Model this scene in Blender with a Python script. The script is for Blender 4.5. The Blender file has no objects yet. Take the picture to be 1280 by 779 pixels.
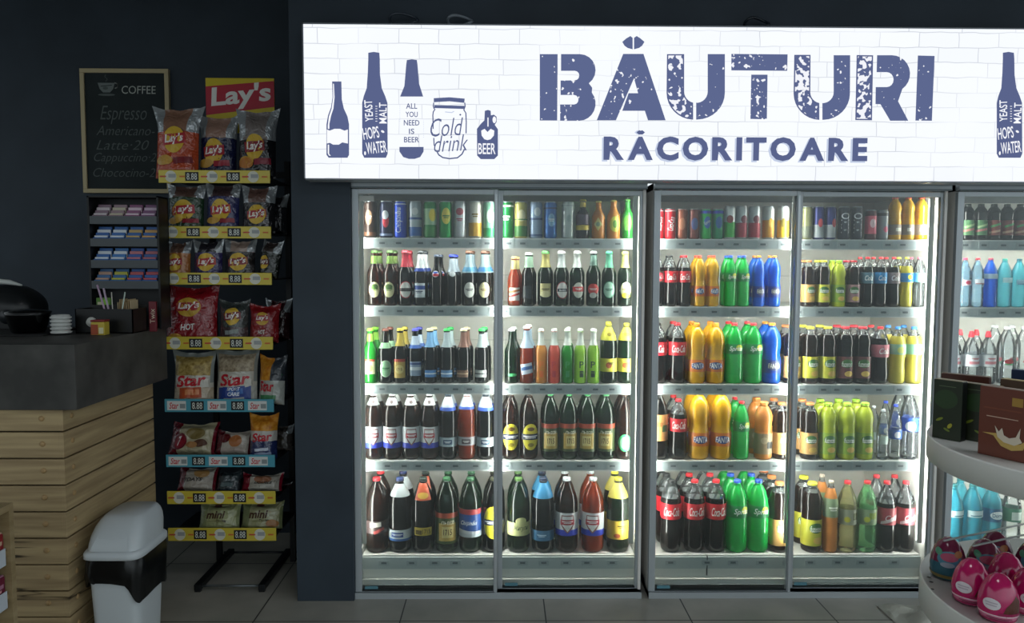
import bpy, bmesh, math, random
from mathutils import Vector, Matrix, noise
from mathutils.geometry import tessellate_polygon
random.seed(7)
PI = math.pi
sc = bpy.context.scene
COL = sc.collection

# ------------------------------------------------------------------ camera, world, exposure
W, H, F = 1280, 779, 950.0
YAW, PITCH, ROLL = 12.0 / F, 62.0 / F, 0.0035
CAM = Vector((0.0, -3.33, 1.5))
cam_d = bpy.data.cameras.new('camera'); cam = bpy.data.objects.new('camera', cam_d); COL.objects.link(cam)
cam_d.sensor_fit = 'HORIZONTAL'; cam_d.sensor_width = 36.0; cam_d.lens = F / W * 36.0; cam_d.clip_start = 0.05
ROT = Matrix.Rotation(-YAW, 3, 'Z') @ Matrix.Rotation(PI / 2 - PITCH, 3, 'X') @ Matrix.Rotation(ROLL, 3, 'Z')
cam.matrix_world = Matrix.Translation(CAM) @ ROT.to_4x4()
sc.camera = cam
world = bpy.data.worlds.new('world'); sc.world = world; world.use_nodes = True
WORLD = 1.35
wn_, wl_n = world.node_tree.nodes, world.node_tree.links
bg = wn_['Background']; bg.inputs[1].default_value = WORLD
_tc = wn_.new('ShaderNodeTexCoord'); _sx = wn_.new('ShaderNodeSeparateXYZ'); wl_n.new(_tc.outputs['Generated'], _sx.inputs[0])
_a = wn_.new('ShaderNodeMapRange'); _a.inputs[1].default_value = -0.7; _a.inputs[2].default_value = 0.7; _a.inputs[3].default_value = 0.55; _a.inputs[4].default_value = 1.0   # daylight comes from the shop front at the right
_b = wn_.new('ShaderNodeMapRange'); _b.inputs[1].default_value = -0.05; _b.inputs[2].default_value = 0.12; _b.inputs[3].default_value = 0.35; _b.inputs[4].default_value = 1.0
_m = wn_.new('ShaderNodeMath'); _m.operation = 'MULTIPLY'; wl_n.new(_sx.outputs[0], _a.inputs[0]); wl_n.new(_sx.outputs[2], _b.inputs[0]); wl_n.new(_a.outputs[0], _m.inputs[0]); wl_n.new(_b.outputs[0], _m.inputs[1])
_c = wn_.new('ShaderNodeMix'); _c.data_type = 'RGBA'; _c.inputs[6].default_value = (0, 0, 0, 1); _c.inputs[7].default_value = (0.84, 0.95, 1.0, 1); wl_n.new(_m.outputs[0], _c.inputs[0]); wl_n.new(_c.outputs[2], bg.inputs[0])
sc.view_settings.view_transform = 'Standard'; sc.view_settings.look = 'None'; sc.view_settings.gamma = 1.0
sc.view_settings.use_curve_mapping = False; sc.view_settings.exposure = 0.0
SIGN_STRENGTH = 1.04
TUBE_STRENGTH = 46.0
SHELF_TUBE = 44.0
FILL_STRENGTH = 6.0
cy = sc.cycles
cy.use_denoising = True
cy.max_bounces = 10; cy.transparent_max_bounces = 40; cy.diffuse_bounces = 5; cy.glossy_bounces = 4; cy.transmission_bounces = 6
cy.caustics_reflective = False; cy.caustics_refractive = False; cy.sample_clamp_indirect = 4.0

def ray(px, py):
    return ROT @ Vector(((px - W / 2) / F, -(py - H / 2) / F, -1.0))
def on_y(px, py, Y):
    d = ray(px, py); return CAM + d * ((Y - CAM.y) / d.y)
def on_z(px, py, Z):
    d = ray(px, py); return CAM + d * ((Z - CAM.z) / d.z)

# ------------------------------------------------------------------ materials
def lin(h):
    h = h.lstrip('#'); out = []
    for i in (0, 2, 4):
        c = int(h[i:i + 2], 16) / 255
        out.append(c / 12.92 if c <= 0.04045 else ((c + 0.055) / 1.055) ** 2.4)
    return (*out, 1.0)
MATS = {}
def P(hexcol, rough=0.45, metal=0.0, spec=0.5):
    key = (hexcol, rough, metal, spec)
    if key in MATS: return MATS[key]
    m = bpy.data.materials.new('paint_' + hexcol.lstrip('#')); m.use_nodes = True
    b = m.node_tree.nodes['Principled BSDF']
    b.inputs['Base Color'].default_value = lin(hexcol); b.inputs['Roughness'].default_value = rough
    b.inputs['Metallic'].default_value = metal; b.inputs['Specular IOR Level'].default_value = spec
    MATS[key] = m; return m
def liquid(key, body, through, trans, rough=0.07, tl_share=0.5):
    """coloured glass or plastic with drink in it: part body colour, part tinted see-through, glossy skin"""
    m = bpy.data.materials.new('drink_' + key); m.use_nodes = True
    n, l = m.node_tree.nodes, m.node_tree.links
    b = n['Principled BSDF']; out = n['Material Output']
    b.inputs['Base Color'].default_value = lin(body); b.inputs['Roughness'].default_value = 0.35; b.inputs['Specular IOR Level'].default_value = 0.2
    tl = n.new('ShaderNodeBsdfTranslucent'); tl.inputs[0].default_value = lin(body)
    m0 = n.new('ShaderNodeMixShader'); m0.inputs[0].default_value = tl_share
    l.new(b.outputs[0], m0.inputs[1]); l.new(tl.outputs[0], m0.inputs[2])
    t = n.new('ShaderNodeBsdfTransparent'); t.inputs[0].default_value = lin(through)
    m1 = n.new('ShaderNodeMixShader'); m1.inputs[0].default_value = trans
    l.new(m0.outputs[0], m1.inputs[1]); l.new(t.outputs[0], m1.inputs[2])
    g = n.new('ShaderNodeBsdfGlossy'); g.inputs[1].default_value = rough; g.inputs[0].default_value = (1, 1, 1, 1)
    fr = n.new('ShaderNodeFresnel'); fr.inputs[0].default_value = 1.42
    m2 = n.new('ShaderNodeMixShader')
    l.new(fr.outputs[0], m2.inputs[0]); l.new(m1.outputs[0], m2.inputs[1]); l.new(g.outputs[0], m2.inputs[2])
    l.new(m2.outputs[0], out.inputs[0]); MATS['L_' + key] = m; return m
liquid('brown', '#34170a', '#b0652c', 0.6)
liquid('dark', '#0e0a08', '#3a2416', 0.45)
liquid('green', '#0a2c16', '#4a9a58', 0.5)
liquid('brightgreen', '#26a838', '#98fa80', 0.45, tl_share=0.25)
liquid('black', '#08080a', '#1c1a18', 0.35)
liquid('amber', '#c04a1c', '#ff9050', 0.5)
liquid('cola', '#120806', '#2c130a', 0.35)
liquid('tea', '#2a1206', '#6a3417', 0.4)
liquid('orange', '#ffc01c', '#ffe078', 0.15, tl_share=0.22)
liquid('sprite', '#24e868', '#a4ffbe', 0.42, tl_share=0.25)
liquid('blue', '#1a70f4', '#5aa8ff', 0.3, tl_share=0.22)
liquid('lime', '#dcec40', '#f6fa98', 0.3, tl_share=0.22)
liquid('yellow', '#f8ea60', '#fff6b0', 0.35, tl_share=0.22)
liquid('peach', '#ffa450', '#ffc888', 0.22, tl_share=0.22)
liquid('red', '#ff6858', '#ffa898', 0.4, tl_share=0.25)
liquid('lightorange', '#ffa848', '#ffd8a0', 0.35, tl_share=0.25)
liquid('limepop', '#b0f048', '#e4ffa0', 0.4, tl_share=0.25)
liquid('cyan', '#5ce0fa', '#b4f4ff', 0.62, tl_share=0.25)
liquid('aqua', '#9cd0f4', '#dcf2ff', 0.78, tl_share=0.25)
liquid('clear', '#f4faff', '#fafdff', 0.88)
liquid('clearyellow', '#f4f0a8', '#fdfad8', 0.72, tl_share=0.25)
liquid('clearmint', '#a0fcaa', '#d8ffde', 0.7, tl_share=0.25)
liquid('glass', '#cfdada', '#f6fbfa', 0.97, 0.02)
liquid('smoke', '#101214', '#4a4e52', 0.5)
def L(k): return MATS['L_' + k]

def noisy(name, c1, c2, scale, rough=0.6, stretch=(1, 1, 1), bump=0.0, lo=0.35, hi=0.65, spec=0.3, crack=None):
    m = bpy.data.materials.new(name); m.use_nodes = True
    n, l = m.node_tree.nodes, m.node_tree.links; b = n['Principled BSDF']
    tc = n.new('ShaderNodeTexCoord'); mp = n.new('ShaderNodeMapping'); mp.inputs['Scale'].default_value = stretch
    nz = n.new('ShaderNodeTexNoise'); nz.inputs['Scale'].default_value = scale; nz.inputs['Detail'].default_value = 6
    cr = n.new('ShaderNodeValToRGB'); cr.color_ramp.elements[0].position = lo; cr.color_ramp.elements[1].position = hi
    cr.color_ramp.elements[0].color = lin(c1); cr.color_ramp.elements[1].color = lin(c2)
    l.new(tc.outputs['Object'], mp.inputs[0]); l.new(mp.outputs[0], nz.inputs[0]); l.new(nz.outputs[0], cr.inputs[0])
    src = cr.outputs[0]
    if crack:
        n2 = n.new('ShaderNodeTexNoise'); n2.inputs['Scale'].default_value = 1.6; n2.inputs['Detail'].default_value = 3
        mp2 = n.new('ShaderNodeMapping'); mp2.inputs['Scale'].default_value = crack; l.new(tc.outputs['Object'], mp2.inputs[0]); l.new(mp2.outputs[0], n2.inputs[0])
        c2r = n.new('ShaderNodeValToRGB'); e = c2r.color_ramp.elements
        e[0].position = 0.485; e[0].color = (0, 0, 0, 1); e[1].position = 0.515; e[1].color = (0, 0, 0, 1)
        k = c2r.color_ramp.elements.new(0.5); k.color = (1, 1, 1, 1)
        l.new(n2.outputs[0], c2r.inputs[0])
        n3 = n.new('ShaderNodeTexNoise'); n3.inputs['Scale'].default_value = 1.7; l.new(tc.outputs['Object'], n3.inputs[0])
        mr = n.new('ShaderNodeMapRange'); mr.inputs[1].default_value = 0.52; mr.inputs[2].default_value = 0.6; l.new(n3.outputs[0], mr.inputs[0])
        mu = n.new('ShaderNodeMath'); mu.operation = 'MULTIPLY'; l.new(c2r.outputs[0], mu.inputs[0]); l.new(mr.outputs[0], mu.inputs[1])
        mx = n.new('ShaderNodeMix'); mx.data_type = 'RGBA'; mx.inputs[7].default_value = lin('#241a10')
        l.new(mu.outputs[0], mx.inputs[0]); l.new(src, mx.inputs[6]); src = mx.outputs[2]
    l.new(src, b.inputs['Base Color']); b.inputs['Roughness'].default_value = rough; b.inputs['Specular IOR Level'].default_value = spec
    if bump:
        bp = n.new('ShaderNodeBump'); bp.inputs['Strength'].default_value = bump; bp.inputs['Distance'].default_value = 0.004
        l.new(nz.outputs[0], bp.inputs['Height']); l.new(bp.outputs[0], b.inputs['Normal'])
    return m
def emit(name, col, strength):
    m = bpy.data.materials.new(name); m.use_nodes = True; n, l = m.node_tree.nodes, m.node_tree.links
    n.remove(n['Principled BSDF']); e = n.new('ShaderNodeEmission'); e.inputs[0].default_value = lin(col); e.inputs[1].default_value = strength
    l.new(e.outputs[0], n['Material Output'].inputs[0]); return m
M_WALL = noisy('dark_blue_wall_paint', '#323b44', '#3a444e', 3.0, 0.55)
M_SLAB = noisy('dark_stone_laminate', '#3a3a38', '#53524f', 7.0, 0.55)
M_OAK = noisy('light_oak_boards', '#968160', '#b8a27a', 5.0, 0.55, (0.5, 0.5, 9), crack=(0.5, 0.5, 7))
M_ALU = P('#b6bec2', 0.35, 0.35)
M_ALUD = P('#737d82', 0.4, 0.4)
M_BLACKM = P('#0e1113', 0.45)
M_WHITE = P('#e6e9e6', 0.45)
M_COOL = P('#eceae4', 0.5)

# ------------------------------------------------------------------ objects
def tag(o, label=None, cat=None, group=None, kind=None):
    if label: o['label'] = label
    if cat: o['category'] = cat
    if group: o['group'] = group
    if kind: o['kind'] = kind
    return o
def empty(name, loc=(0, 0, 0), rz=0.0, label=None, cat=None, group=None):
    o = bpy.data.objects.new(name, None); COL.objects.link(o); o.location = loc; o.rotation_euler = (0, 0, rz); o.empty_display_size = 0.02
    return tag(o, label, cat, group)
def link(name, me, parent=None, loc=(0, 0, 0)):
    o = bpy.data.objects.new(name, me); COL.objects.link(o); o.location = loc
    if parent: o.parent = parent
    return o

class MB:
    """collects shapes, each with its material, into ONE mesh"""
    def __init__(s): s.v, s.f, s.mi, s.mats, s.sm = [], [], [], [], []
    def m(s, mat):
        if mat not in s.mats: s.mats.append(mat)
        return s.mats.index(mat)
    def add(s, vs, fs, mat, smooth=False):
        o = len(s.v); s.v += [tuple(v) for v in vs]; k = s.m(mat)
        for f in fs: s.f.append([i + o for i in f]); s.mi.append(k); s.sm.append(smooth)
        return s
    def box(s, a, b, mat, bev=0.0, rot=None, about=None):
        x0, x1 = sorted((a[0], b[0])); y0, y1 = sorted((a[1], b[1])); z0, z1 = sorted((a[2], b[2]))
        if bev <= 0:
            vs = [(x, y, z) for x in (x0, x1) for y in (y0, y1) for z in (z0, z1)]
            fs = [(0, 1, 3, 2), (4, 6, 7, 5), (0, 4, 5, 1), (2, 3, 7, 6), (0, 2, 6, 4), (1, 5, 7, 3)]
        else:
            bm = bmesh.new(); bmesh.ops.create_cube(bm, size=1.0)
            for v in bm.verts: v.co = Vector(((x0 + x1) / 2 + v.co.x * (x1 - x0), (y0 + y1) / 2 + v.co.y * (y1 - y0), (z0 + z1) / 2 + v.co.z * (z1 - z0)))
            bmesh.ops.bevel(bm, geom=list(bm.edges), offset=bev, segments=2, affect='EDGES', profile=0.6)
            bm.verts.ensure_lookup_table(); vs = [v.co.copy() for v in bm.verts]; fs = [[v.index for v in f.verts] for f in bm.faces]; bm.free()
        if rot:
            c = Vector(about) if about else Vector(((x0 + x1) / 2, (y0 + y1) / 2, (z0 + z1) / 2))
            vs = [c + rot @ (Vector(v) - c) for v in vs]
        return s.add(vs, fs, mat)
    def lathe(s, prof, mat, seg=24, c=(0, 0, 0), mat_above=None, zsplit=None, smooth=True, arc=None):
        vs, fs, fm = [], [], []
        for (r, z) in prof:
            for k in range(seg):
                a = 2 * PI * k / seg; vs.append((c[0] + r * math.cos(a), c[1] + r * math.sin(a), c[2] + z))
        o = len(s.v); s.v += vs
        for i in range(len(prof) - 1):
            mm = mat_above if (mat_above and prof[i][1] >= zsplit - 1e-6) else mat
            k2 = s.m(mm)
            for k in range(seg):
                s.f.append([o + i * seg + k, o + i * seg + (k + 1) % seg, o + (i + 1) * seg + (k + 1) % seg, o + (i + 1) * seg + k]); s.mi.append(k2); s.sm.append(smooth)
        return s
    def tube(s, pts, r, mat, seg=8):
        pts = [Vector(p) for p in pts]; vs, fs = [], []
        for i, p in enumerate(pts):
            d = (pts[min(i + 1, len(pts) - 1)] - pts[max(i - 1, 0)]).normalized()
            u = d.cross(Vector((0, 0, 1)) if abs(d.z) < 0.9 else Vector((1, 0, 0))).normalized(); w = d.cross(u)
            rr = r[i] if isinstance(r, (list, tuple)) else r
            for k in range(seg):
                a = 2 * PI * k / seg; vs.append(p + (u * math.cos(a) + w * math.sin(a)) * rr)
        for i in range(len(pts) - 1):
            for k in range(seg): fs.append((i * seg + k, i * seg + (k + 1) % seg, (i + 1) * seg + (k + 1) % seg, (i + 1) * seg + k))
        fs.append(list(range(seg))[::-1]); fs.append([(len(pts) - 1) * seg + k for k in range(seg)])
        return s.add(vs, fs, mat, True)
    def grid(s, fn, nu, nv, mat, smooth=True, zone=None):
        o = len(s.v)
        for j in range(nv + 1):
            for i in range(nu + 1): s.v.append(tuple(fn(i / nu, j / nv)))
        for j in range(nv):
            for i in range(nu):
                a = o + j * (nu + 1) + i; s.f.append([a, a + 1, a + nu + 2, a + nu + 1])
                s.mi.append(s.m(zone((i + .5) / nu, (j + .5) / nv) if zone else mat)); s.sm.append(smooth)
        return s
    def mesh(s, name):
        me = bpy.data.meshes.new(name); me.from_pydata(s.v, [], s.f)
        for m in s.mats: me.materials.append(m)
        me.polygons.foreach_set('material_index', s.mi); me.polygons.foreach_set('use_smooth', s.sm); me.update(); return me
    def build(s, name, parent=None, loc=(0, 0, 0)): return link(name, s.mesh(name), parent, loc)

# text outlines from the built-in font
TXT = {}
def text_geo(t, bold=0.0, shear=0.0):
    key = (t, bold, shear)
    if key in TXT: return TXT[key]
    cu = bpy.data.curves.new('lettering', 'FONT'); cu.body = t; cu.offset = bold; cu.shear = shear; cu.resolution_u = 3; cu.align_x = 'LEFT'
    ob = bpy.data.objects.new('lettering', cu); COL.objects.link(ob)
    bpy.context.view_layer.update(); dg = bpy.context.evaluated_depsgraph_get()
    me = bpy.data.meshes.new_from_object(ob.evaluated_get(dg))
    vs = [v.co.copy() for v in me.vertices]; fs = [list(p.vertices) for p in me.polygons]
    bpy.data.objects.remove(ob); bpy.data.curves.remove(cu); bpy.data.meshes.remove(me)
    if vs:
        x0 = min(v.x for v in vs); x1 = max(v.x for v in vs); y0 = min(v.y for v in vs); y1 = max(v.y for v in vs)
    else: x0 = x1 = y0 = y1 = 0
    TXT[key] = (vs, fs, x0, x1, y0, y1); return TXT[key]

class Decal:
    """flat artwork laid on a surface: fn(u, v, lift) -> point"""
    def __init__(s, mb, fn, step=0.0003, lift=0.0005, fine=0): s.mb, s.fn, s.step, s.k, s.fine = mb, fn, step, lift, fine
    def _put(s, vs, fs, mat):
        s.mb.add([s.fn(u, v, s.k) for u, v in vs], fs, mat, False); s.k += s.step; return s
    def ell(s, cu, cv, ru, rv, mat, seg=20, rot=0.0):
        vs = [(cu, cv)]; ca, sa = math.cos(rot), math.sin(rot)
        for q in (0.34, 0.67, 1.0):
            for k in range(seg):
                a = 2 * PI * k / seg; x, y = ru * q * math.cos(a), rv * q * math.sin(a); vs.append((cu + x * ca - y * sa, cv + x * sa + y * ca))
        fs = [(0, 1 + k, 1 + (k + 1) % seg) for k in range(seg)]
        for q in (0, 1):
            for k in range(seg): fs.append((1 + q * seg + k, 1 + (q + 1) * seg + k, 1 + (q + 1) * seg + (k + 1) % seg, 1 + q * seg + (k + 1) % seg))
        return s._put(vs, fs, mat)
    def rect(s, cu, cv, hu, hv, mat, rot=0.0, nu=8, nv=4, skew=0.0):
        ca, sa = math.cos(rot), math.sin(rot); vs = []
        for j in range(nv + 1):
            for i in range(nu + 1):
                x, y = (2 * i / nu - 1) * hu, (2 * j / nv - 1) * hv; x += skew * y; vs.append((cu + x * ca - y * sa, cv + x * sa + y * ca))
        fs = [(j * (nu + 1) + i, j * (nu + 1) + i + 1, (j + 1) * (nu + 1) + i + 1, (j + 1) * (nu + 1) + i) for j in range(nv) for i in range(nu)]
        return s._put(vs, fs, mat)
    def poly(s, loops, mat):
        if not isinstance(loops[0][0], (list, tuple)): loops = [loops]
        tri = tessellate_polygon([[Vector((x, y, 0)) for x, y in lp] for lp in loops])
        vs = [tuple(p) for lp in loops for p in lp]; fs = [list(t) for t in tri]
        while s.fine:                                   # cut long triangles so that they follow a curved surface
            out, cut = [], False
            for f in fs:
                ls = [math.dist(vs[f[i]], vs[f[(i + 1) % 3]]) for i in range(3)]; i = ls.index(max(ls))
                if ls[i] > s.fine:
                    a, b, c = f[i], f[(i + 1) % 3], f[(i + 2) % 3]; vs.append(((vs[a][0] + vs[b][0]) / 2, (vs[a][1] + vs[b][1]) / 2)); m = len(vs) - 1
                    out += [[a, m, c], [m, b, c]]; cut = True
                else: out.append(f)
            fs = out
            if not cut: break
        return s._put(vs, fs, mat)
    def text(s, t, cu, cv, h, mat, w=None, bold=0.0, shear=0.0, rot=0.0):
        vs, fs, x0, x1, y0, y1 = text_geo(t, bold, shear)
        if not vs: return s
        sy = h / max(y1 - y0, 1e-6); sx = sy if w is None else w / max(x1 - x0, 1e-6); ca, sa = math.cos(rot), math.sin(rot); out = []
        for p in vs:
            x, y = (p.x - (x0 + x1) / 2) * sx, (p.y - (y0 + y1) / 2) * sy; out.append((cu + x * ca - y * sa, cv + x * sa + y * ca))
        return s._put(out, fs, mat)
ORD = ['zeroth', 'first', 'second', 'third', 'fourth', 'fifth', 'sixth', 'seventh', 'eighth', 'ninth', 'tenth', 'eleventh', 'twelfth', 'thirteenth', 'fourteenth']

# ------------------------------------------------------------------ the room
def floor_material():
    m = bpy.data.materials.new('grey_floor_tiles'); m.use_nodes = True; n, l = m.node_tree.nodes, m.node_tree.links; b = n['Principled BSDF']
    tc = n.new('ShaderNodeTexCoord'); mp = n.new('ShaderNodeMapping'); mp.inputs['Location'].default_value = (0.424, 0.24, 0)
    br = n.new('ShaderNodeTexBrick'); br.offset = 0.0; br.inputs['Scale'].default_value = 1.0
    br.inputs['Brick Width'].default_value = 0.61; br.inputs['Row Height'].default_value = 0.61; br.inputs['Mortar Size'].default_value = 0.003
    br.inputs['Mortar'].default_value = lin('#2a2a28'); br.inputs['Bias'].default_value = 0
    nz = n.new('ShaderNodeTexNoise'); nz.inputs['Scale'].default_value = 3.5; nz.inputs['Detail'].default_value = 8
    cr = n.new('ShaderNodeValToRGB'); cr.color_ramp.elements[0].color = lin('#9a988e'); cr.color_ramp.elements[1].color = lin('#b6b3a8')
    cr.color_ramp.elements[0].position = .35; cr.color_ramp.elements[1].position = .7
    l.new(tc.outputs['Object'], mp.inputs[0]); l.new(mp.outputs[0], br.inputs[0]); l.new(tc.outputs['Object'], nz.inputs[0]); l.new(nz.outputs[0], cr.inputs[0])
    l.new(cr.outputs[0], br.inputs['Color1']); l.new(cr.outputs[0], br.inputs['Color2']); l.new(br.outputs[0], b.inputs['Base Color'])
    b.inputs['Roughness'].default_value = 0.35; return m
tag(MB().box((-4.5, -5, -0.05), (4.5, 0.95, 0), floor_material()).build('floor'), kind='structure')
tag(MB().box((-4.5, -5, 3.0), (4.5, 0.95, 3.05), P('#8c8f90', 0.8)).build('ceiling'), kind='structure')
tag(MB().box((-4.5, 0.80, 0), (-0.75, 0.90, 3.0), M_WALL).build('wall_back'), kind='structure')
fill_m = emit('added_fill_glow', '#f6f8ff', FILL_STRENGTH)  # two fill panels added out of view to brighten the floor and counter
for px_, lb in ((.25, 'added fill light panel, out of view over the aisle, left of the two'), (1.75, 'added fill light panel, out of view over the aisle, right of the two')):
    e_ = empty('added_fill_light', (px_, -2.3, 3.0), 0, lb, 'fill light')
    MB().box((-.32, -.32, -.03), (.32, .32, -.0005), P('#d0d2d2', .5)).build('housing', e_); MB().box((-.29, -.29, -.034), (.29, .29, -.03), fill_m).build('diffuser', e_)
PIL_Y = -0.05
xl = on_y(368, 500, PIL_Y).x; xr = on_y(440, 500, PIL_Y).x
wr = MB().box((xl, PIL_Y, 0), (xr, 0.80, 3.0), M_WALL)
wr.box((xr, PIL_Y, 1.905), (3.4, 0.06, 3.0), M_WALL)
tag(wr.build('wall_right'), kind='structure')

# ------------------------------------------------------------------ coolers
YL = 0.085                      # front of the shelf lips
YB = 0.66                       # white back panel
SHELF_Z = [on_y(600, y, YL).z for y in (298, 383, 480.5, 576.5, 694)]
Z_TOP = on_y(620, 228, 0).z
z_sill1 = on_y(620, 744.5, 0).z
z_dt = on_y(620, 237.5, 0).z
GX = lambda px: on_y(px, 490, 0).x
UNITS = [(443, 622, 625, 804), (813, 992, 995, 1175), (1184, 1366, 1369, 1552)]
glass = L('glass')
tube_m = emit('led_tube_light', '#fbfaf4', TUBE_STRENGTH); tube2_m = emit('led_shelf_light', '#fcfaf2', SHELF_TUBE)
def tag_mesh():
    b = MB().box((-0.024, -0.0016, -0.012), (0.024, 0, 0.012), P('#b2babc', 0.5)); b.box((-0.012, -0.0022, -0.004), (0.012, -0.0016, 0.005), P('#6d767a'))
    return b.mesh('price_tag')
TAGM = tag_mesh()
def cooler(i, px, label, tags):
    x0, xm0, xm1, x1 = GX(px[0]), GX(px[1]), GX(px[2]), GX(px[3])
    root = empty('drinks_cooler', ((x0 + x1) / 2, 0, 0), 0, label, 'cooler', 'glass door drinks coolers under the lit sign')
    ox = (x0 + x1) / 2; hw = (x1 - x0) / 2; t = 0.012; a, b = -hw, hw; mm = ((xm0 + xm1) / 2) - ox
    c = MB()
    c.box((a, 0.0, 0.0006), (a + 0.012, YB, Z_TOP), M_COOL); c.box((b - 0.012, 0.0, 0.0006), (b, YB, Z_TOP), M_COOL)
    c.box((a, YB - 0.02, 0.0006), (b, YB, Z_TOP), M_COOL); c.box((a, 0.0, Z_TOP - 0.03), (b, YB, Z_TOP), P('#8d979c', .5))
    c.box((a, 0.06, 0.0006), (b, YB, 0.05), M_COOL)
    for k in range(9): c.box((a + .012, YB - .0205, .24 + k * .17), (b - .012, YB - .0195, .2425 + k * .17), P('#b4bab8'))
    c.build('cabinet', root)
    # rails above and below, double track
    r = MB(); zt = Z_TOP - 0.002
    r.box((a, -0.03, z_dt + 0.004), (b, 0.02, zt), M_ALU); r.box((a, -0.034, zt - .006), (b, -0.03, zt), M_ALUD); r.box((a, -.032, z_dt + .004), (b, -.03, z_dt + .010), M_ALUD)
    r.build('head_rail', root)
    r = MB(); r.box((a, -0.035, 0.0006), (b, 0.055, 0.028), M_ALU); r.box((a, -0.028, 0.028), (b, 0.05, z_sill1 - 0.004), M_ALUD); r.build('sill', root)
    # base deck with price rail and white front panel
    zb = SHELF_Z[4]
    d = MB(); d.box((a + .014, YL, 0.05), (b - .014, YB - .02, zb), M_COOL); d.box((a + .014, YL - .008, zb - 0.062), (b - .014, YL, zb - 0.008), P('#c4cccb', .4))
    d.build('base_deck', root)
    if i == 1 or i == 0:
        for xx in ((mm - .55 * hw,) if i else ()): MB().box((xx, YL - .009, .06), (xx + .004, YL - .0005, zb - .002), P('#2c3234')).build('panel_joint', root)
    for s in range(4):
        z = SHELF_Z[s]; sh = MB()
        sh.box((a + .016, YL + .004, z - 0.018), (b - .016, YB - .10, z), M_COOL)
        sh.box((a + .016, YB - .10, z - 0.018), (b - .016, YB - .022, z - .004), M_COOL)
        so = sh.build('shelf', root)
        pr = MB(); pr.box((a + .018, YL, z - .046), (b - .018, YL + .004, z + .001), P('#b9c4c6', .35)); pr.box((a + .018, YL - .003, z - .046), (b - .018, YL, z - .042), P('#e4e8e6')); pr.box((a + .018, YL - .003, z - .004), (b - .018, YL, z + .001), P('#e4e8e6'))
        pr.build('price_rail', so)
        MB().box((a + .05, YL + .008, z - .030), (b - .05, YL + .018, z - .021), tube2_m).build('led_tube', so)
        for k in range(tags):
            xx = a + .08 + (2 * hw - .16) * (k + .5 + random.uniform(-.22, .22)) / tags
            o = link('price_tag', TAGM, so, (xx, YL - .0005, z - .023))
    for k in range(max(6, tags - 3)):
        xx = a + .08 + (2 * hw - .16) * (k + .5 + random.uniform(-.2, .2)) / max(6, tags - 3)
        link('price_tag', TAGM, root, (xx, YL - .0085, zb - .034))
    # light strips: both ends and centre, behind the door frames
    for xx in (a + .026, mm, b - .036):
        ls = MB().box((xx - .011, .052, .22), (xx + .011, .060, Z_TOP - .05), P('#d0d4d2')).build('light_strip', root)
        MB().box((xx - .008, .060, .23), (xx + .008, .068, Z_TOP - .06), tube_m).build('led_tube', ls)
    # two sliding doors
    for (da, db, yy, fa, fb) in ((a, xm0 - ox + .0, -.022, .029, .017), (xm1 - ox - .012, b, .010, .024, .024)):
        f = MB(); zb0, zt0 = z_sill1, z_dt
        f.box((da, yy, zb0), (da + fa, yy + .022, zt0), M_ALU, .002); f.box((db - fb, yy, zb0), (db, yy + .022, zt0), M_ALU, .002)
        f.box((da + fa, yy, zb0), (db - fb, yy + .022, zb0 + .028), M_ALU, .002); f.box((da + fa, yy, zt0 - .022), (db - fb, yy + .022, zt0), M_ALU, .002)
        f.box((da + fa, yy + .002, zb0 + .028), (db - fb, yy + .008, zb0 + .034), P('#20282a'))
        dr = f.build('sliding_door', root)
        MB().box((da + fa - .003, yy + .010, zb0 + .025), (db - fb + .003, yy + .014, zt0 - .019), glass).build('pane', dr)
        MB().box((db - fb + .004, yy - .006, zb0 + .02), (db - .002, yy + .001, zt0 - .02), P('#c4cbce', .3, .6)).build('pull_edge', dr) if yy < 0 else MB().box((da + .003, yy - .004, zb0 + .02), (da + .010, yy + .001, zt0 - .02), P('#b4bcc0', .3, .6)).build('pull_edge', dr)
        MB().box((da + fa + .012, yy + .0085, zb0 + .036), (da + fa + .07, yy + .0098, zb0 + .05), P('#5f8f9c', .4)).build('sticker', dr)
    if i == 0: MB().box((a + .033, -.0125, z_dt - .052), (a + .095, -.0118, z_dt - .030), P('#c8ccc6')).build('sticker', root)
    return root
cooler(0, UNITS[0], 'first glass door cooler from the left, full of beer, beside dark pillar', 14)
cooler(1, UNITS[1], 'middle glass door cooler stocked with soft drinks and iced tea', 12)
cooler(2, UNITS[2], 'rightmost glass door cooler with bottled water behind the round stand', 14)

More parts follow.
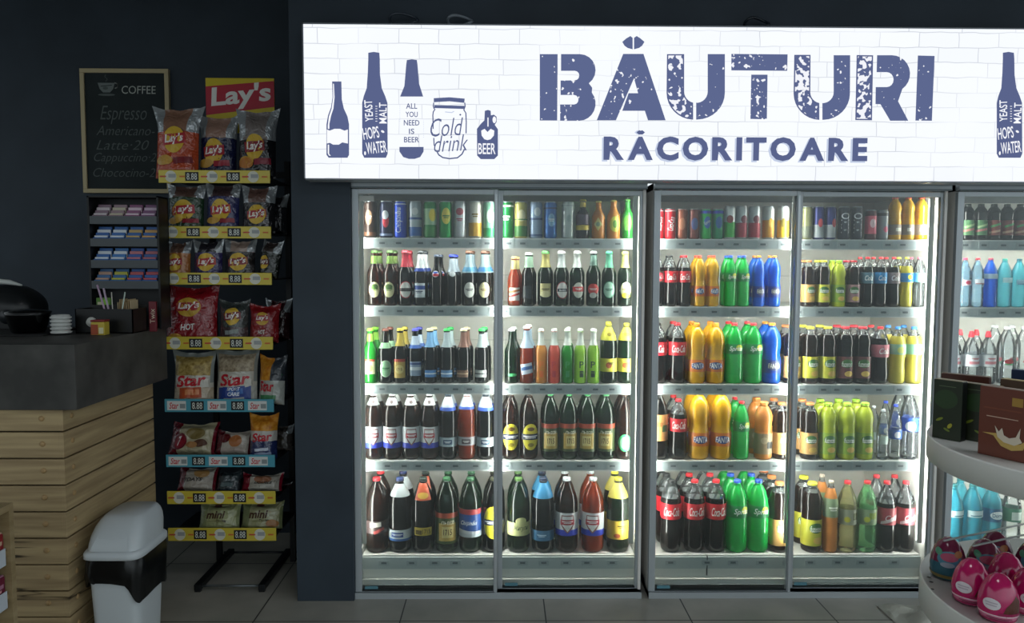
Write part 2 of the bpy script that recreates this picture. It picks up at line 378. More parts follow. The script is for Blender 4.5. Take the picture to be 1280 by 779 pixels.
# ------------------------------------------------------------------ bottles and cans
NECK = [(.30, .945), (.37, .947), (.37, .955), (.28, .957), (.28, .995)]
PROF = {
 'longneck': [(0, .004), (.80, 0), (.96, .012), (1, .03), (1, .55), (.985, .59), (.90, .635), (.68, .695), (.52, .75), (.455, .80), (.40, .93), (.47, .935), (.47, .96), (.38, .962), (.38, .99)],
 'stubby': [(0, .004), (.80, 0), (.96, .012), (1, .03), (1, .50), (.98, .55), (.85, .62), (.6, .70), (.48, .76), (.42, .93), (.48, .935), (.48, .96), (.38, .962), (.38, .99)],
 'pet': [(0, .02), (.30, .012), (.62, 0), (.80, .004), (.94, .03), (1, .075), (1, .20), (1, .60), (.985, .655), (.93, .72), (.81, .785), (.60, .85), (.42, .905), (.33, .93)] + NECK,
 'coke': [(0, .02), (.30, .012), (.60, 0), (.80, .004), (.92, .03), (.98, .10), (.98, .20), (.93, .30), (.90, .38), (.93, .45), (1, .50), (1, .68), (.97, .72), (.86, .79), (.62, .87), (.40, .925)] + NECK,
 'fanta': [(0, .02), (.30, .012), (.62, 0), (.84, .004), (.97, .03), (1, .08), (1, .20), (1, .40), (.93, .44), (.89, .50), (.90, .54), (.98, .62), (1, .70), (.94, .78), (.76, .855), (.46, .92)] + NECK,
 'sprite': [(0, .02), (.30, .012), (.62, 0), (.84, .004), (.97, .03), (1, .08), (1, .20), (1, .47), (.96, .49), (1, .52), (1, .63), (.93, .66), (.93, .69), (.90, .74), (.72, .83), (.46, .91)] + NECK,
 'tea': [(0, .015), (.45, .01), (.84, 0), (.97, .015), (1, .05), (1, .20), (1, .48), (.95, .495), (.99, .51), (.95, .535), (.98, .56), (.92, .60), (.93, .64), (1, .70), (.97, .77), (.80, .85), (.52, .915)] + [(.42, .94), (.48, .942), (.48, .952), (.40, .955), (.40, .995)],
 'water': [(0, .02), (.35, .012), (.66, 0), (.84, .004), (.97, .03), (1, .07), (.96, .12), (1, .17), (.96, .22), (1, .27), (.95, .33), (.95, .38), (1, .43), (1, .64), (.97, .69), (.84, .77), (.62, .85), (.42, .91)] + NECK,
 'can': [(0, .012), (.66, .012), (.74, 0), (.80, .004), (.98, .045), (1, .06), (1, .91), (.97, .935), (.86, .975), (.86, 1.0), (.82, 1.0), (.82, .985), (0, .985)],
}
def rad(prof, z):
    best = prof[-1][0]
    for (r0, z0), (r1, z1) in zip(prof, prof[1:]):
        if z1 > z0 and z0 <= z <= z1: return r0 + (r1 - r0) * (z - z0) / (z1 - z0)
    return best
KINDS = {}
SCRIBBLE = {'Bere', 'Beer', 'Bier', 'Lager', 'Brun', 'Alb', 'BERE', 'BEER', 'BECK', 'Radler', 'Gold', 'Baltika', 'Cricova', 'Berzelius', 'AQUA', 'Fresh', 'SURPRISE'}
def K(key, name, look, style, R, Ht, body, cap=None, art=(), fill=None, neck=None, captype=None):
    KINDS[key] = dict(name=name, look=look, style=style, R=R, H=Ht, body=body, cap=cap, art=art, fill=fill, neck=neck, captype=captype, parts=None)
def _art(mb, prof, R, Ht, art, lift=0.0008):
    fn = lambda u, v, k: (lambda r: ((r + k) * math.sin(u / max(r, .004)), -(r + k) * math.cos(u / max(r, .004)), v))(rad(prof, v / Ht) * R)
    d = Decal(mb, fn, 0.0003, lift, R * .3)
    for op in art:
        k = op[0]; col = [x for x in op[1:] if isinstance(x, str) and x.startswith('#')][-1]; mat = P(col, .4); q = [x for x in op[1:] if x != col] + [0, 0]
        if k == 'band':
            z0, z1 = q[0], q[1]; zs = [z0] + [z for _, z in prof if z0 < z < z1] + [z1]
            mb.lathe([((rad(prof, z) * R + d.k), z * Ht) for z in zs], mat, 24); d.k += .0003
        elif k == 'ell': d.ell(q[0] * R, q[1] * Ht, q[2] * R, q[3] * Ht, mat, rot=q[4])
        elif k == 'rect': d.rect(q[0] * R, q[1] * Ht, q[2] * R, q[3] * Ht, mat, rot=q[4])
        elif k == 'poly': d.poly([(x * R, y * Ht) for x, y in q[0]], mat)
        elif k == 'txt' and q[0] in SCRIBBLE:
            hw_ = (q[4] or 1.0) * R * .5
            d.rect(q[1] * R, (q[2] + q[3] * .22) * Ht, hw_, q[3] * Ht * .16, mat, q[6]); d.k -= .0003; d.rect(q[1] * R, (q[2] - q[3] * .25) * Ht, hw_ * .7, q[3] * Ht * .12, mat, q[6])
        elif k == 'txt': d.text(q[0], q[1] * R, q[2] * Ht, q[3] * Ht, mat, w=q[4] * R if q[4] else None, bold=.012, shear=q[5], rot=q[6])
def prepare(k):
    d = KINDS[k]
    if d['parts']: return d['parts']
    prof, R, Ht = PROF[d['style']], d['R'], d['H']; parts = []
    P_ = [(r * R, z * Ht) for r, z in prof]
    b = MB()
    if d['style'] == 'can':
        b.lathe(P_[:-4], d['body'], 24); _art(b, prof, R, Ht, d['art'], .0004); parts.append(('body', b.mesh('body')))
        t = MB().lathe([(x, z) for x, z in P_[-5:]], P('#b9c0c4', .3, .8), 24); t.box((-.006, -.010, .986 * Ht), (.006, .002, .995 * Ht), P('#a8b0b4', .3, .8)); parts.append(('lid', t.mesh('lid')))
    else:
        if d['fill']:
            zz = d['fill'] * Ht; pp = []
            for (r0, z0), (r1, z1) in zip(P_, P_[1:]):
                pp.append((r0, z0))
                if z0 < zz < z1: pp.append((r0 + (r1 - r0) * (zz - z0) / (z1 - z0), zz))
            pp.append(P_[-1]); b.lathe(pp, L(d['body']), 24, mat_above=L('clear'), zsplit=zz)
            b.lathe([(0, zz - .0005), (rad(prof, d['fill']) * R * .98, zz - .0005)], L(d['body']), 24)
        else: b.lathe(P_, L(d['body']), 24)
        parts.append(('body', b.mesh('body')))
        c = MB(); ct = d['captype'] or ('crown' if d['style'] in ('longneck', 'stubby') else 'screw'); cm = P(d['cap'] or '#d0d0d0', .4)
        if ct == 'crown': c.lathe([(.50 * R, .952 * Ht), (.49 * R, .965 * Ht), (.43 * R, .992 * Ht), (.30 * R, 1.0 * Ht), (0, 1.001 * Ht)], cm, 18)
        elif ct == 'sport': c.lathe([(.36 * R, .956 * Ht), (.36 * R, 1.0 * Ht), (.30 * R, 1.01 * Ht), (.26 * R, 1.06 * Ht), (.20 * R, 1.075 * Ht), (0, 1.08 * Ht)], cm, 18)
        else:
            rc = .345 if d['style'] != 'tea' else .46
            c.lathe([(rc * R, .957 * Ht), (rc * 1.02 * R, .962 * Ht), (rc * R, .99 * Ht), (rc * .9 * R, 1.0 * Ht), (0, 1.0 * Ht)], cm, 18)
        parts.append(('cap', c.mesh('cap')))
        if d['art']:
            a = MB(); _art(a, prof, R, Ht, d['art']); parts.append(('label', a.mesh('label')))
        if d['neck']:
            a = MB(); _art(a, prof, R, Ht, d['neck']); parts.append(('neck_label', a.mesh('neck_label')))
    d['parts'] = parts; return parts

BG = dict(R=.0325, Ht=.25)
def oval(c, ring=None, txt=None, tc='#20301c', v=.29):
    a = []
    if ring: a.append(('ell', 0, v, .86, .155, ring))
    a.append(('ell', 0, v, .78, .14, c))
    if txt: a.append(('txt', txt, 0, v, .05, 1.0, tc))
    return a
# cans
CANR, CANH = .0295, .166
def can(key, look, base, art, R=CANR, Ht=CANH, metal=.35): K(key, 'drink_can', look, 'can', R, Ht, P(base, .3, metal), None, art)
can('c_brown', 'brown and black tall can', '#2a1a14', [('band', .06, .16, '#5a3a26'), ('ell', 0, .55, .55, .2, '#8a6a50'), ('txt', 'Beer', 0, .55, .12, .9, '#e0d0b8', .2)])
can('c_navy', 'navy tall can with red patch', '#141c3c', [('ell', .15, .45, .5, .17, '#c03040'), ('ell', .1, .62, .5, .12, '#d8dce4'), ('band', .06, .12, '#8090b0')])
can('c_blue', 'bright blue tall can with vertical lettering', '#1c48c4', [('band', .90, .93, '#dfe4ee'), ('txt', 'Chișinău', 0, .48, .20, 1.45 * 2.6, '#f2f4fa', 0, PI / 2)])
can('c_silverblue', 'silver tall can with blue base', '#aeb9c0', [('band', .06, .30, '#1f5aa0'), ('band', .50, .56, '#2c4e86'), ('ell', 0, .72, .5, .1, '#f0f0f0')])
can('c_lemon', 'pale green can with lemon print', '#1e7a3a', [('band', .36, .80, '#9fc49a'), ('ell', .3, .62, .55, .17, '#e6d23a'), ('band', .06, .3, '#1c7a30')])
can('c_green', 'green tall can with yellow fruit print', '#159444', [('ell', 0, .60, .7, .22, '#d8cc48'), ('txt', 'Radler', 0, .58, .1, 1.1, '#207a30', .2)])
can('c_pink', 'silver tall can with red lettering', '#b8bcc0', [('ell', 0, .72, .6, .1, '#a84858'), ('txt', 'BEER', 0, .5, .1, 1.0, '#a84858')])
can('c_gold', 'white tall can with gold base', '#c8c6bc', [('band', .06, .42, '#c89a30'), ('txt', 'Gold', 0, .62, .13, 1.1, '#7a6428', .2)])
can('c_mint', 'mint green tall can', '#7fb79a', [('band', .06, .28, '#2f8a58'), ('ell', 0, .6, .6, .18, '#cfe6da')])
can('c_dkgreen', 'dark green tall can with white script', '#0f7a35', [('txt', 'Beer', 0, .55, .16, 1.2, '#eef4ee', .3), ('band', .85, .9, '#e0e6e0')])
can('c_goldgreen', 'gold and green tall can', '#b8ae62', [('band', .06, .34, '#3f7a38'), ('ell', 0, .62, .6, .16, '#e6e0b4'), ('band', .5, .53, '#3f7a38')])
can('c_lightblue', 'silver blue tall can with band', '#8fa3bd', [('band', .5, .56, '#3c5078'), ('band', .06, .12, '#4a628c'), ('ell', 0, .72, .5, .12, '#dfe6ee')])
can('c_royal', 'royal blue tall can with emblem', '#2b66ae', [('ell', 0, .5, .55, .18, '#7fb0d8'), ('txt', 'Bere', 0, .5, .1, .8, '#f0f4f8', .2), ('band', .8, .84, '#12305e')])
can('c_white', 'plain white silver tall can', '#bcc6c4', [('ell', 0, .55, .4, .1, '#9fb0ae'), ('band', .88, .91, '#9aa4a4')])
SR, SH_ = .0255, .137
can('s_red', 'red cola can with white script', '#d0202e', [('txt', 'Coca-Cola', 0, .5, .2, 2.4, '#ffffff', .3, PI / 2.2), ('band', .91, .935, '#e8e8e8')], SR, SH_, .2)
can('s_brown', 'brown soda can', '#8a4a34', [('ell', 0, .5, .6, .2, '#b8785a')], SR, SH_, .2)
can('s_rust', 'rust soda can with blue emblem', '#7a3c34', [('ell', 0, .5, .6, .2, '#4a5a90')], SR, SH_, .2)
can('s_sprite', 'green lemonade can with blue top', '#1fae4c', [('band', .84, .935, '#2440b0'), ('ell', 0, .55, .6, .2, '#2a60b0'), ('txt', 'Sprite', 0, .55, .13, 1.3, '#f4fff4', .2, .5)], SR, SH_, .2)
can('s_teal', 'teal lemonade can with blue top', '#1a8a5c', [('band', .84, .935, '#2440b0'), ('ell', 0, .55, .6, .2, '#1f5a9a')], SR, SH_, .2)
TALL = .150
can('t_green', 'slim can, white top, green base', '#d8dcdc', [('band', .06, .52, '#2fae3c'), ('ell', 0, .6, .6, .12, '#8a3a3a')], SR, TALL, .4)
can('t_red', 'slim can, silver top, dark red base', '#c4c8ca', [('band', .06, .50, '#a8283c'), ('ell', 0, .6, .6, .12, '#7a3040')], SR, TALL, .4)
can('t_orange', 'slim can, silver top, orange base', '#cfd2cf', [('band', .06, .58, '#dc9a2c'), ('ell', 0, .5, .5, .14, '#f0c050')], SR, TALL, .4)
can('t_yellow', 'slim can, silver top, yellow base', '#cfd2cf', [('band', .06, .58, '#d8b02c'), ('ell', 0, .5, .5, .14, '#8a7a30')], SR, TALL, .4)
can('e_olive', 'olive grey slim can', '#8a8a62', [('band', .06, .4, '#6a6e60')], SR, TALL)
can('e_navy', 'slim can, navy top, silver base', '#2a2f6e', [('band', .06, .45, '#a8aeb4'), ('ell', .2, .5, .4, .13, '#c04048')], SR, TALL)
can('e_letters', 'dark slim can with white vertical letters', '#3a3d46', [('txt', 'XIXO', 0, .5, .25, 3.6, '#e4e6ea', 0, PI / 2)], SR, TALL)
can('e_black', 'black slim can', '#2c2a2e', [('ell', 0, .5, .5, .15, '#6a5a5e')], SR, TALL)
can('e_pink', 'pink and dark slim can', '#5a3a40', [('band', .2, .8, '#e86a80'), ('ell', 0, .55, .5, .15, '#f8d0d8')], SR, .135)
can('e_silverpink', 'silver slim can with pink dots', '#8f9297', [('ell', 0, .35, .4, .1, '#d85a78'), ('band', .8, .9, '#3a3638')], SR, .135)
# beer in glass
def beer(key, look, body, cap, art, neck=None, style='longneck', R=.0325, Ht=.25): K(key, 'beer_bottle', look, style, R, Ht, body, cap, art, None, neck)
GF = lambda c, z0=.68, z1=.93: [('band', z0, z1, c)]
beer('b_cream', 'amber beer bottle with cream oval label', 'brown', '#3c5a24', oval('#d8d2a4', None, 'Bere', '#4a6a30') + [('ell', 0, .34, .5, .05, '#4a6a30')], GF('#5f7a34', .76, .9))
beer('b_red', 'dark beer bottle with red neck foil', 'dark', '#a02030', oval('#e4e4e0', '#b02634', 'BERE', '#202020') + [('rect', 0, .29, .8, .03, '#2a2a2a')], GF('#a8283a', .70, .94))
beer('b_bluewhite', 'dark beer bottle with white neck foil', 'dark', '#24282e', [('rect', 0, .28, .85, .13, '#d4dce4'), ('rect', 0, .33, .85, .035, '#2a4a9a'), ('txt', 'Bere', 0, .25, .05, 1.0, '#26365e')], [('band', .66, .93, '#d4dade'), ('band', .62, .68, '#24429a')])
K('b_pepsi', 'soda_bottle', 'dark cola glass bottle with round emblem', 'longneck', .0285, .232, 'cola', '#2a3448', [('ell', 0, .62, .55, .06, '#e8e8ee'), ('ell', .05, .60, .5, .03, '#c83040'), ('ell', .0, .65, .4, .02, '#2a50b0')])
K('b_bluecap', 'soda_bottle', 'dark cola glass bottle with blue cap', 'longneck', .0285, .232, 'cola', '#2438d0', [('ell', 0, .62, .5, .05, '#dfe4ea')], None, [('band', .66, .92, '#bcc8d4')])
beer('b_silver', 'black beer bottle with grey oval label', 'black', '#5a3420', oval('#c8c8c4', None, 'Brun', '#30302e') , [('band', .60, .93, '#8fa4b0'), ('band', .62, .70, '#4a8ab0')])
beer('b_ivory', 'black beer bottle with ivory oval label', 'black', '#5a3420', oval('#dcd4a8', None, 'Alb', '#6a4a20'), [('band', .60, .93, '#8fa0a4'), ('band', .62, .70, '#3a7ab4')])
beer('b_shortamber', 'short amber bottle with pale striped label', 'amber', '#c8b070', [('rect', 0, .24, .85, .13, '#d8d4cc'), ('rect', 0, .30, .85, .02, '#b06a30', .2, 0), ('rect', 0, .22, .85, .02, '#b03a30', .3, 0)], GF('#c8b478', .74, .92), 'stubby', .030, .225)
beer('b_darkplain', 'slim black bottle with white cap', 'black', '#cfd6d2', [('rect', 0, .26, .7, .12, '#1c2228')], GF('#9fc0a8', .72, .93), 'longneck', .030, .242)
beer('b_goldneck', 'green beer bottle with gold neck foil', 'green', '#3f7a3a', [('rect', 0, .30, .80, .11, '#cfc48a'), ('ell', 0, .22, .78, .06, '#d8d0a0'), ('txt', 'Bere', 0, .30, .05, 1.1, '#3a3014', .3)], GF('#b8ae6a', .70, .94))
beer('b_redring', 'green beer bottle, red ringed white label', 'green', '#cfd4d2', oval('#e0dcda', '#b83444', 'BECK', '#20242a') + [('rect', 0, .29, .72, .028, '#24303a'), ('txt', "Beck's", 0, .29, .035, .9, '#f0f0f0')], GF('#cdd3d3', .70, .94))
beer('b_redcentre', 'green beer bottle, red centred oval label', 'green', '#cfd4d2', oval('#d8d8cc', None) + [('rect', 0, .31, .85, .045, '#c03a3c'), ('txt', 'Bere', 0, .31, .04, .9, '#f4e8e0', .2)], GF('#d8dcd8', .70, .94))
beer('b_redpatch', 'green beer bottle with small red label', 'green', '#9aa4a0', [('ell', 0, .31, .8, .1, '#b83c3c'), ('ell', 0, .20, .5, .05, '#c8c8c0'), ('txt', 'Bere', 0, .31, .04, 1.0, '#f0e0d8', .2)], GF('#5f7a70', .74, .93))
beer('b_greenlabel', 'green beer bottle with mint label', 'green', '#2f9a6a', oval('#9fc8b4', '#2f7a58', 'Bier', '#1a5a40', .30), GF('#5fa88a', .70, .94))
beer('b_yellowlabel', 'green beer bottle, pale yellow label', 'green', '#d8d070', oval('#dfe0b4', None, 'Bier', '#7a7420', .30) + [('ell', 0, .20, .6, .05, '#d8c83a')], GF('#d4d07a', .70, .94))
beer('b_brightgreen', 'bright green beer bottle with cream label', 'brightgreen', '#8ac83a', [('rect', 0, .30, .85, .13, '#d4d0a8'), ('rect', 0, .42, .85, .02, '#b84434'), ('ell', 0, .28, .5, .07, '#8a9a60')], GF('#8fc04a', .76, .9))
beer('b_mintoval', 'dark bottle with pale green oval', 'black', '#6a3428', oval('#9cc8a0', '#c4dcc0', 'Lager', '#1f6a3a', .27), [('band', .64, .74, '#9cc8a0')])
beer('b_goldlabel', 'dark bottle with gold and red label', 'dark', '#c8b040', [('rect', 0, .27, .85, .17, '#b89a48'), ('rect', 0, .42, .85, .025, '#a83428'), ('ell', 0, .26, .6, .08, '#d8c47a'), ('txt', '1715', 0, .26, .05, .8, '#5a3a14')], GF('#b8a040', .68, .92))
beer('b_whiteblue', 'black bottle with blue white label', 'black', '#3a3a98', [('rect', 0, .27, .85, .13, '#8496b0'), ('rect', 0, .27, .85, .03, '#d4dce4'), ('rect', 0, .36, .85, .02, '#26407a')], [('band', .66, .86, '#c0d0e4'), ('band', .64, .70, '#3a64b4')])
beer('b_lowblue', 'dark bottle with low blue label', 'dark', '#cfc49a', [('rect', 0, .18, .9, .065, '#4a84c4'), ('rect', 0, .18, .9, .012, '#d4e0ec')], GF('#7aaede', .66, .93))
beer('b_lowsilver', 'dark bottle, silver neck, green cap', 'black', '#1f9a48', [('rect', 0, .18, .9, .065, '#5a86b4'), ('rect', 0, .18, .9, .012, '#d4e0ec')], GF('#a8b8be', .66, .93))
beer('b_lowcopper', 'dark bottle with low copper label', 'dark', '#d0c0a0', [('rect', 0, .18, .9, .065, '#7a5a44'), ('rect', 0, .18, .9, .012, '#c0a080')], GF('#7a5448', .66, .93))
beer('b_lowgrey', 'dark bottle with low silver label', 'black', '#2fa050', [('rect', 0, .18, .9, .065, '#b8bcba'), ('rect', 0, .18, .9, .012, '#5a5e60')], GF('#a4b4b4', .66, .90))
beer('b_plaingreen', 'dark green bottle with small green print', 'green', '#dfe4e0', [('ell', 0, .16, .7, .03, '#3fa060')], None)
beer('b_browncider', 'amber cider bottle with white blue label', 'amber', '#e8e8e4', [('rect', 0, .26, .85, .09, '#c8d4e4', .2, 0), ('rect', 0, .27, .8, .03, '#3a64a4', .2, 0)], [('band', .62, .92, '#a8bcd0')], 'longneck', .034, .262)
def pop(key, look, body, pcol): K(key, 'cocktail_bottle', look, 'longneck', .0285, .25, body, '#e4e6e2', [('txt', 'P', 0, .35, .12, None, pcol), ('rect', 0, .22, .3, .015, pcol), ('rect', 0, .16, .3, .04, pcol)], None, [('band', .70, .94, '#dfe4de')])
pop('p_orange', 'orange cocktail bottle with white neck', 'lightorange', '#e87020'); pop('p_red', 'red cocktail bottle with white neck', 'red', '#a82838')
pop('p_green', 'green cocktail bottle with white neck', 'brightgreen', '#1f8a48'); pop('p_lime', 'lime cocktail bottle with black P', 'limepop', '#24402a')
# PET beer
def pet(key, look, body, cap, art, neck=None, R=.0415, Ht=.305, name='beer_bottle'): K(key, name, look, 'pet', R, Ht, body, cap, art, None, neck)
def shield(z0=.18, z1=.50): 
    zc = (z0 + z1) / 2
    return [('band', z0, z1, '#d4d6da'), ('band', z0, z0 + .08, '#2c3cb4'), ('poly', [(-.55, z1 - .03), (.55, z1 - .03), (.6, zc), (.35, zc - .07), (0, zc - .12), (-.35, zc - .07), (-.6, zc)], '#8a5a5c'), ('poly', [(-.46, z1 - .045), (.46, z1 - .045), (.5, zc), (0, zc - .10), (-.5, zc)], '#e4e4e6'), ('rect', 0, zc + .03, .62, .035, '#a83440'), ('txt', 'Baltika', 0, zc + .03, .04, .95, '#f4f0f0')]
pet('q_shield', 'brown plastic bottle with shield label', 'brown', '#d0d4d4', shield(), [('band', .82, .93, '#b9bdbd'), ('ell', 0, .87, .18, .025, '#6a5a5c')])
pet('q_grey', 'dark plastic bottle with grey label', 'black', '#1a2430', [('band', .20, .34, '#a4b4bc'), ('rect', 0, .27, .5, .035, '#2a4a6a'), ('txt', 'Bere', 0, .27, .035, .7, '#e4e8ec')], [('band', .76, .94, '#b4bcc4'), ('band', .74, .79, '#3a5ab4')])
pet('q_amber', 'amber plastic bottle with grey label', 'amber', '#c8ccd0', [('band', .22, .35, '#a09ca0'), ('rect', 0, .28, .5, .035, '#4a3a44'), ('txt', 'Bere', 0, .28, .035, .7, '#e4e0dc')], [('band', .78, .94, '#c4ccd4'), ('band', .76, .80, '#3a5ab4')])
pet('q_brownyel', 'brown plastic bottle with yellow label', 'brown', '#2a2018', [('ell', 0, .35, .98, .20, '#d0c030'), ('rect', 0, .35, 1.15, .045, '#1a2440'), ('txt', 'Berzelius', 0, .35, .05, 1.7, '#f0f0f4', .2), ('ell', 0, .23, .35, .03, '#8a7a20'), ('ell', 0, .47, .4, .03, '#6a4a18')])
def lv(z0=.13, z1=.55): return [('band', z0, z1, '#3a4a24'), ('band', z1 - .07, z1, '#a8442c'), ('rect', 0, (z0 + z1) / 2 - .05, .8, .12, '#b89a4c'), ('rect', 0, (z0 + z1) / 2 - .05, .5, .075, '#d8c684'), ('txt', '1715', 0, (z0 + z1) / 2 - .05, .08, .75, '#4a3010'), ('txt', 'ЛЬВІВ', 0, z1 - .13, .045, 1.2, '#f0ead0', .1)]
pet('q_lviv', 'green plastic bottle with gold label', 'green', '#2a6a3a', lv())
pet('q_greenround', 'brown plastic bottle with green round label', 'brown', '#3a2a20', [('ell', .1, .26, .75, .13, '#3fae6a'), ('ell', .1, .26, .55, .095, '#9fd8b0')])
pet('q_yelneck', 'dark green bottle with yellow neck label', 'green', '#cfc23a', [('band', .20, .42, '#d4cc44'), ('ell', -.1, .31, .35, .05, '#b05a34'), ('txt', 'Bere', .2, .34, .04, .8, '#3a3a14', .2)], [('band', .72, .94, '#d8d04a'), ('ell', 0, .82, .3, .03, '#8a7a20')], .039, .275)
BR, BH = .0525, .345
def big(key, look, body, cap, art, neck=None): pet(key, look, body, cap, art, neck, BR, BH)
big('r_red', 'big brown bottle with red cap', 'brown', '#d02830', [('band', .27, .44, '#3a2c2c'), ('rect', -.1, .39, .5, .03, '#c4c0b8', .1, 0), ('rect', .2, .31, .5, .02, '#a84844', .4, 0)])
big('r_white', 'big dark bottle with white blue label', 'dark', '#182a5a', [('band', .19, .32, '#cfd6d8'), ('band', .17, .20, '#2c5a9c'), ('rect', 0, .255, .55, .032, '#2c4a90'), ('txt', 'Cricova', 0, .255, .03, .95, '#f0f4f8')], [('band', .76, .92, '#c4ccd0')])
big('r_yellow', 'big dark bottle with small yellow label', 'dark', '#14201a', [('rect', 0, .30, .82, .055, '#b8a03a'), ('txt', '1715', .3, .30, .06, .7, '#3a2c10'), ('rect', -.4, .29, .3, .03, '#5a4a1c')], [('poly', [(-.8, .72), (.8, .72), (.4, .93), (-.4, .93)], '#b04a2c'), ('ell', 0, .78, .5, .04, '#c8a040')])
big('r_lviv', 'big green bottle with red gold label', 'green', '#1f4a2c', lv())
big('r_blue', 'big green bottle with blue white label', 'green', '#1f4a2c', [('band', .22, .60, '#c4ccd4'), ('band', .30, .53, '#1f4a90'), ('band', .53, .60, '#a03a3c'), ('rect', 0, .29, 1.1, .02, '#d8dce0', -.1, 0), ('txt', 'Chișinău', 0, .41, .08, 1.5, '#f4f6fa', .4)])
big('r_navyyel', 'big dark bottle, yellow navy label', 'dark', '#2a2a1c', [('ell', 0, .42, .95, .22, '#cfc030'), ('rect', 0, .42, 1.15, .04, '#1a2444'), ('txt', 'Berzelius', 0, .42, .045, 1.6, '#f0f0f4', .2)])
big('r_cream', 'big green bottle with cream label', 'green', '#3a5a24', [('band', .24, .42, '#c4c48a'), ('ell', 0, .44, .5, .05, '#c4c48a'), ('txt', 'Жигули', 0, .34, .08, 1.4, '#2c4a2a', .4)])
big('r_bluelow', 'big dark bottle with low blue label', 'black', '#14203a', [('band', .17, .31, '#3a6a90'), ('txt', 'Bere', 0, .24, .04, .8, '#b8d4e8')], [('band', .74, .93, '#3a86b4')])
big('r_shield', 'big brown bottle with shield label', 'brown', '#b4babc', shield(.24, .55))
big('r_ambershield', 'big orange bottle with shield label', 'amber', '#b4babc', shield(.24, .55))
big('r_greenyel', 'big green bottle with yellow label', 'green', '#d8cc3a', [('band', .19, .44, '#c8a83c'), ('txt', 'Bere', .2, .36, .05, .9, '#3a3414', .2), ('ell', -.3, .24, .3, .03, '#a04a2c')], [('band', .74, .93, '#d0c45a')])
# soft drinks
def cokeart(): return [('band', .47, .69, '#c8202c'), ('txt', 'Coca-Cola', 0, .58, .12, 1.55, '#f8f4f2', .35)]
def soda(key, look, style, R, Ht, body, cap, art, fill=None, neck=None, captype=None, name='soda_bottle'): K(key, name, look, style, R, Ht, body, cap, art, fill, neck, captype)
for sz, R, Ht, w in (('5', .0275, .232, 'small'), ('1', .0415, .277, 'medium'), ('2', .0485, .335, 'large')):
    soda('k_red' + sz, f'{w} cola bottle with red cap', 'coke', R, Ht, 'cola', '#d0222c', cokeart(), .76)
    soda('k_black' + sz, f'{w} cola bottle with black cap', 'coke', R, Ht, 'cola', '#1a1a1c', cokeart(), .76)
    soda('k_yellow' + sz, f'{w} cola bottle with yellow cap', 'coke', R, Ht, 'cola', '#dcd040', [('band', .47, .69, '#2a2a20'), ('ell', 0, .58, .8, .08, '#c8303a'), ('txt', 'Coca-Cola', 0, .58, .08, 1.4, '#f8f4f2', .35)], .76)
    soda('f_' + sz, f'{w} orange soda bottle', 'fanta', R, Ht, 'orange', '#e84830' if sz == '5' else '#f08a20', [('band', .20, .40, '#e07818'), ('ell', 0, .30, .75, .06, '#24488c'), ('txt', 'FANTA', 0, .30, .085, 1.4, '#ffffff', .1)])
    soda('sp_' + sz, f'{w} green lemonade bottle', 'sprite', R, Ht, 'sprite', '#d02838' if sz == '1' else '#2850c0', [('band', .49, .66, '#148444'), ('ell', .35, .60, .4, .05, '#d8dc3a'), ('txt', 'Sprite', 0, .575, .10, 1.5, '#f8fff8', .3)])
    soda('bl_' + sz, f'{w} blue soda bottle', 'fanta', R, Ht, 'blue', '#e08a20', [('band', .18, .40, '#1c3c9c'), ('ell', 0, .30, .7, .08, '#5a5a80'), ('txt', 'FANTA', 0, .30, .08, 1.3, '#f0f0e0', .1)])
def tea(key, look, R, Ht, body, cap, c1, c2='#2f7a34', fill=.86, txt='fuzetea'): soda(key, look, 'tea', R, Ht, body, cap, [('band', .10, .48, c1), ('ell', 0, .36, .7, .075, '#3f7038'), ('txt', txt, 0, .35, .09, 1.2, '#f8faf0', .1), ('ell', .2, .18, .5, .05, '#e8c060')], fill, None, None, 'iced_tea_bottle')
for sz, R, Ht, w in (('5', .0305, .212, 'small'), ('1', .039, .262, 'medium'), ('2', .046, .325, 'large')):
    tea('ft_peach' + sz, f'{w} iced tea bottle, peach label', R, Ht, 'tea', '#e8844a', '#c89a5c')
    tea('ft_yel' + sz, f'{w} iced tea bottle, yellow label', R, Ht, 'tea', '#e4dc40', '#c8c43c')
    tea('ft_lime' + sz, f'{w} lime green tea bottle', R, Ht, 'lime', '#a4d43c', '#94b438', '#2f7a34', None)
    tea('ft_pink' + sz, f'{w} iced tea bottle, pink label', R, Ht, 'tea', '#d03440', '#a88084')
    tea('ft_red' + sz, f'{w} iced tea bottle, dark red label', R, Ht, 'cola', '#c82838', '#6a3a3c')
def colab(key, look, R, Ht, band): soda(key, look, 'coke', R, Ht, 'cola', '#c82c34', [('band', .47, .69, band), ('txt', 'Cola', 0, .58, .1, 1.2, '#f0f0f0', .3)], .8)
colab('m_teal', 'small cola bottle with teal label', .0285, .228, '#5a7c8c'); colab('m_blue', 'small cola bottle with blue label', .0285, .228, '#3a8ac4'); colab('m_plain', 'small dark cola bottle with grey label', .0285, .228, '#8c7c7c')
colab('m_pink1', 'medium cola bottle with pink label', .040, .262, '#c87884')
soda('m_kvas2', 'large dark cola with red label', 'pet', .043, .33, 'cola', '#d0303a', [('band', .40, .64, '#a8404a'), ('poly', [(-1.1, .44), (1.1, .56), (1.1, .50), (-1.1, .40)], '#d8c4c8'), ('txt', 'Cola', 0, .50, .08, 1.3, '#ecdfe0', .3)], .70)
soda('m_peachlab', 'big cola bottle with peach label', 'pet', .0415, .318, 'cola', '#2a2a2a', [('band', .28, .66, '#cf9256'), ('rect', .5, .46, .4, .05, '#3a5a34'), ('rect', -.2, .52, .4, .03, '#a86a3c')])
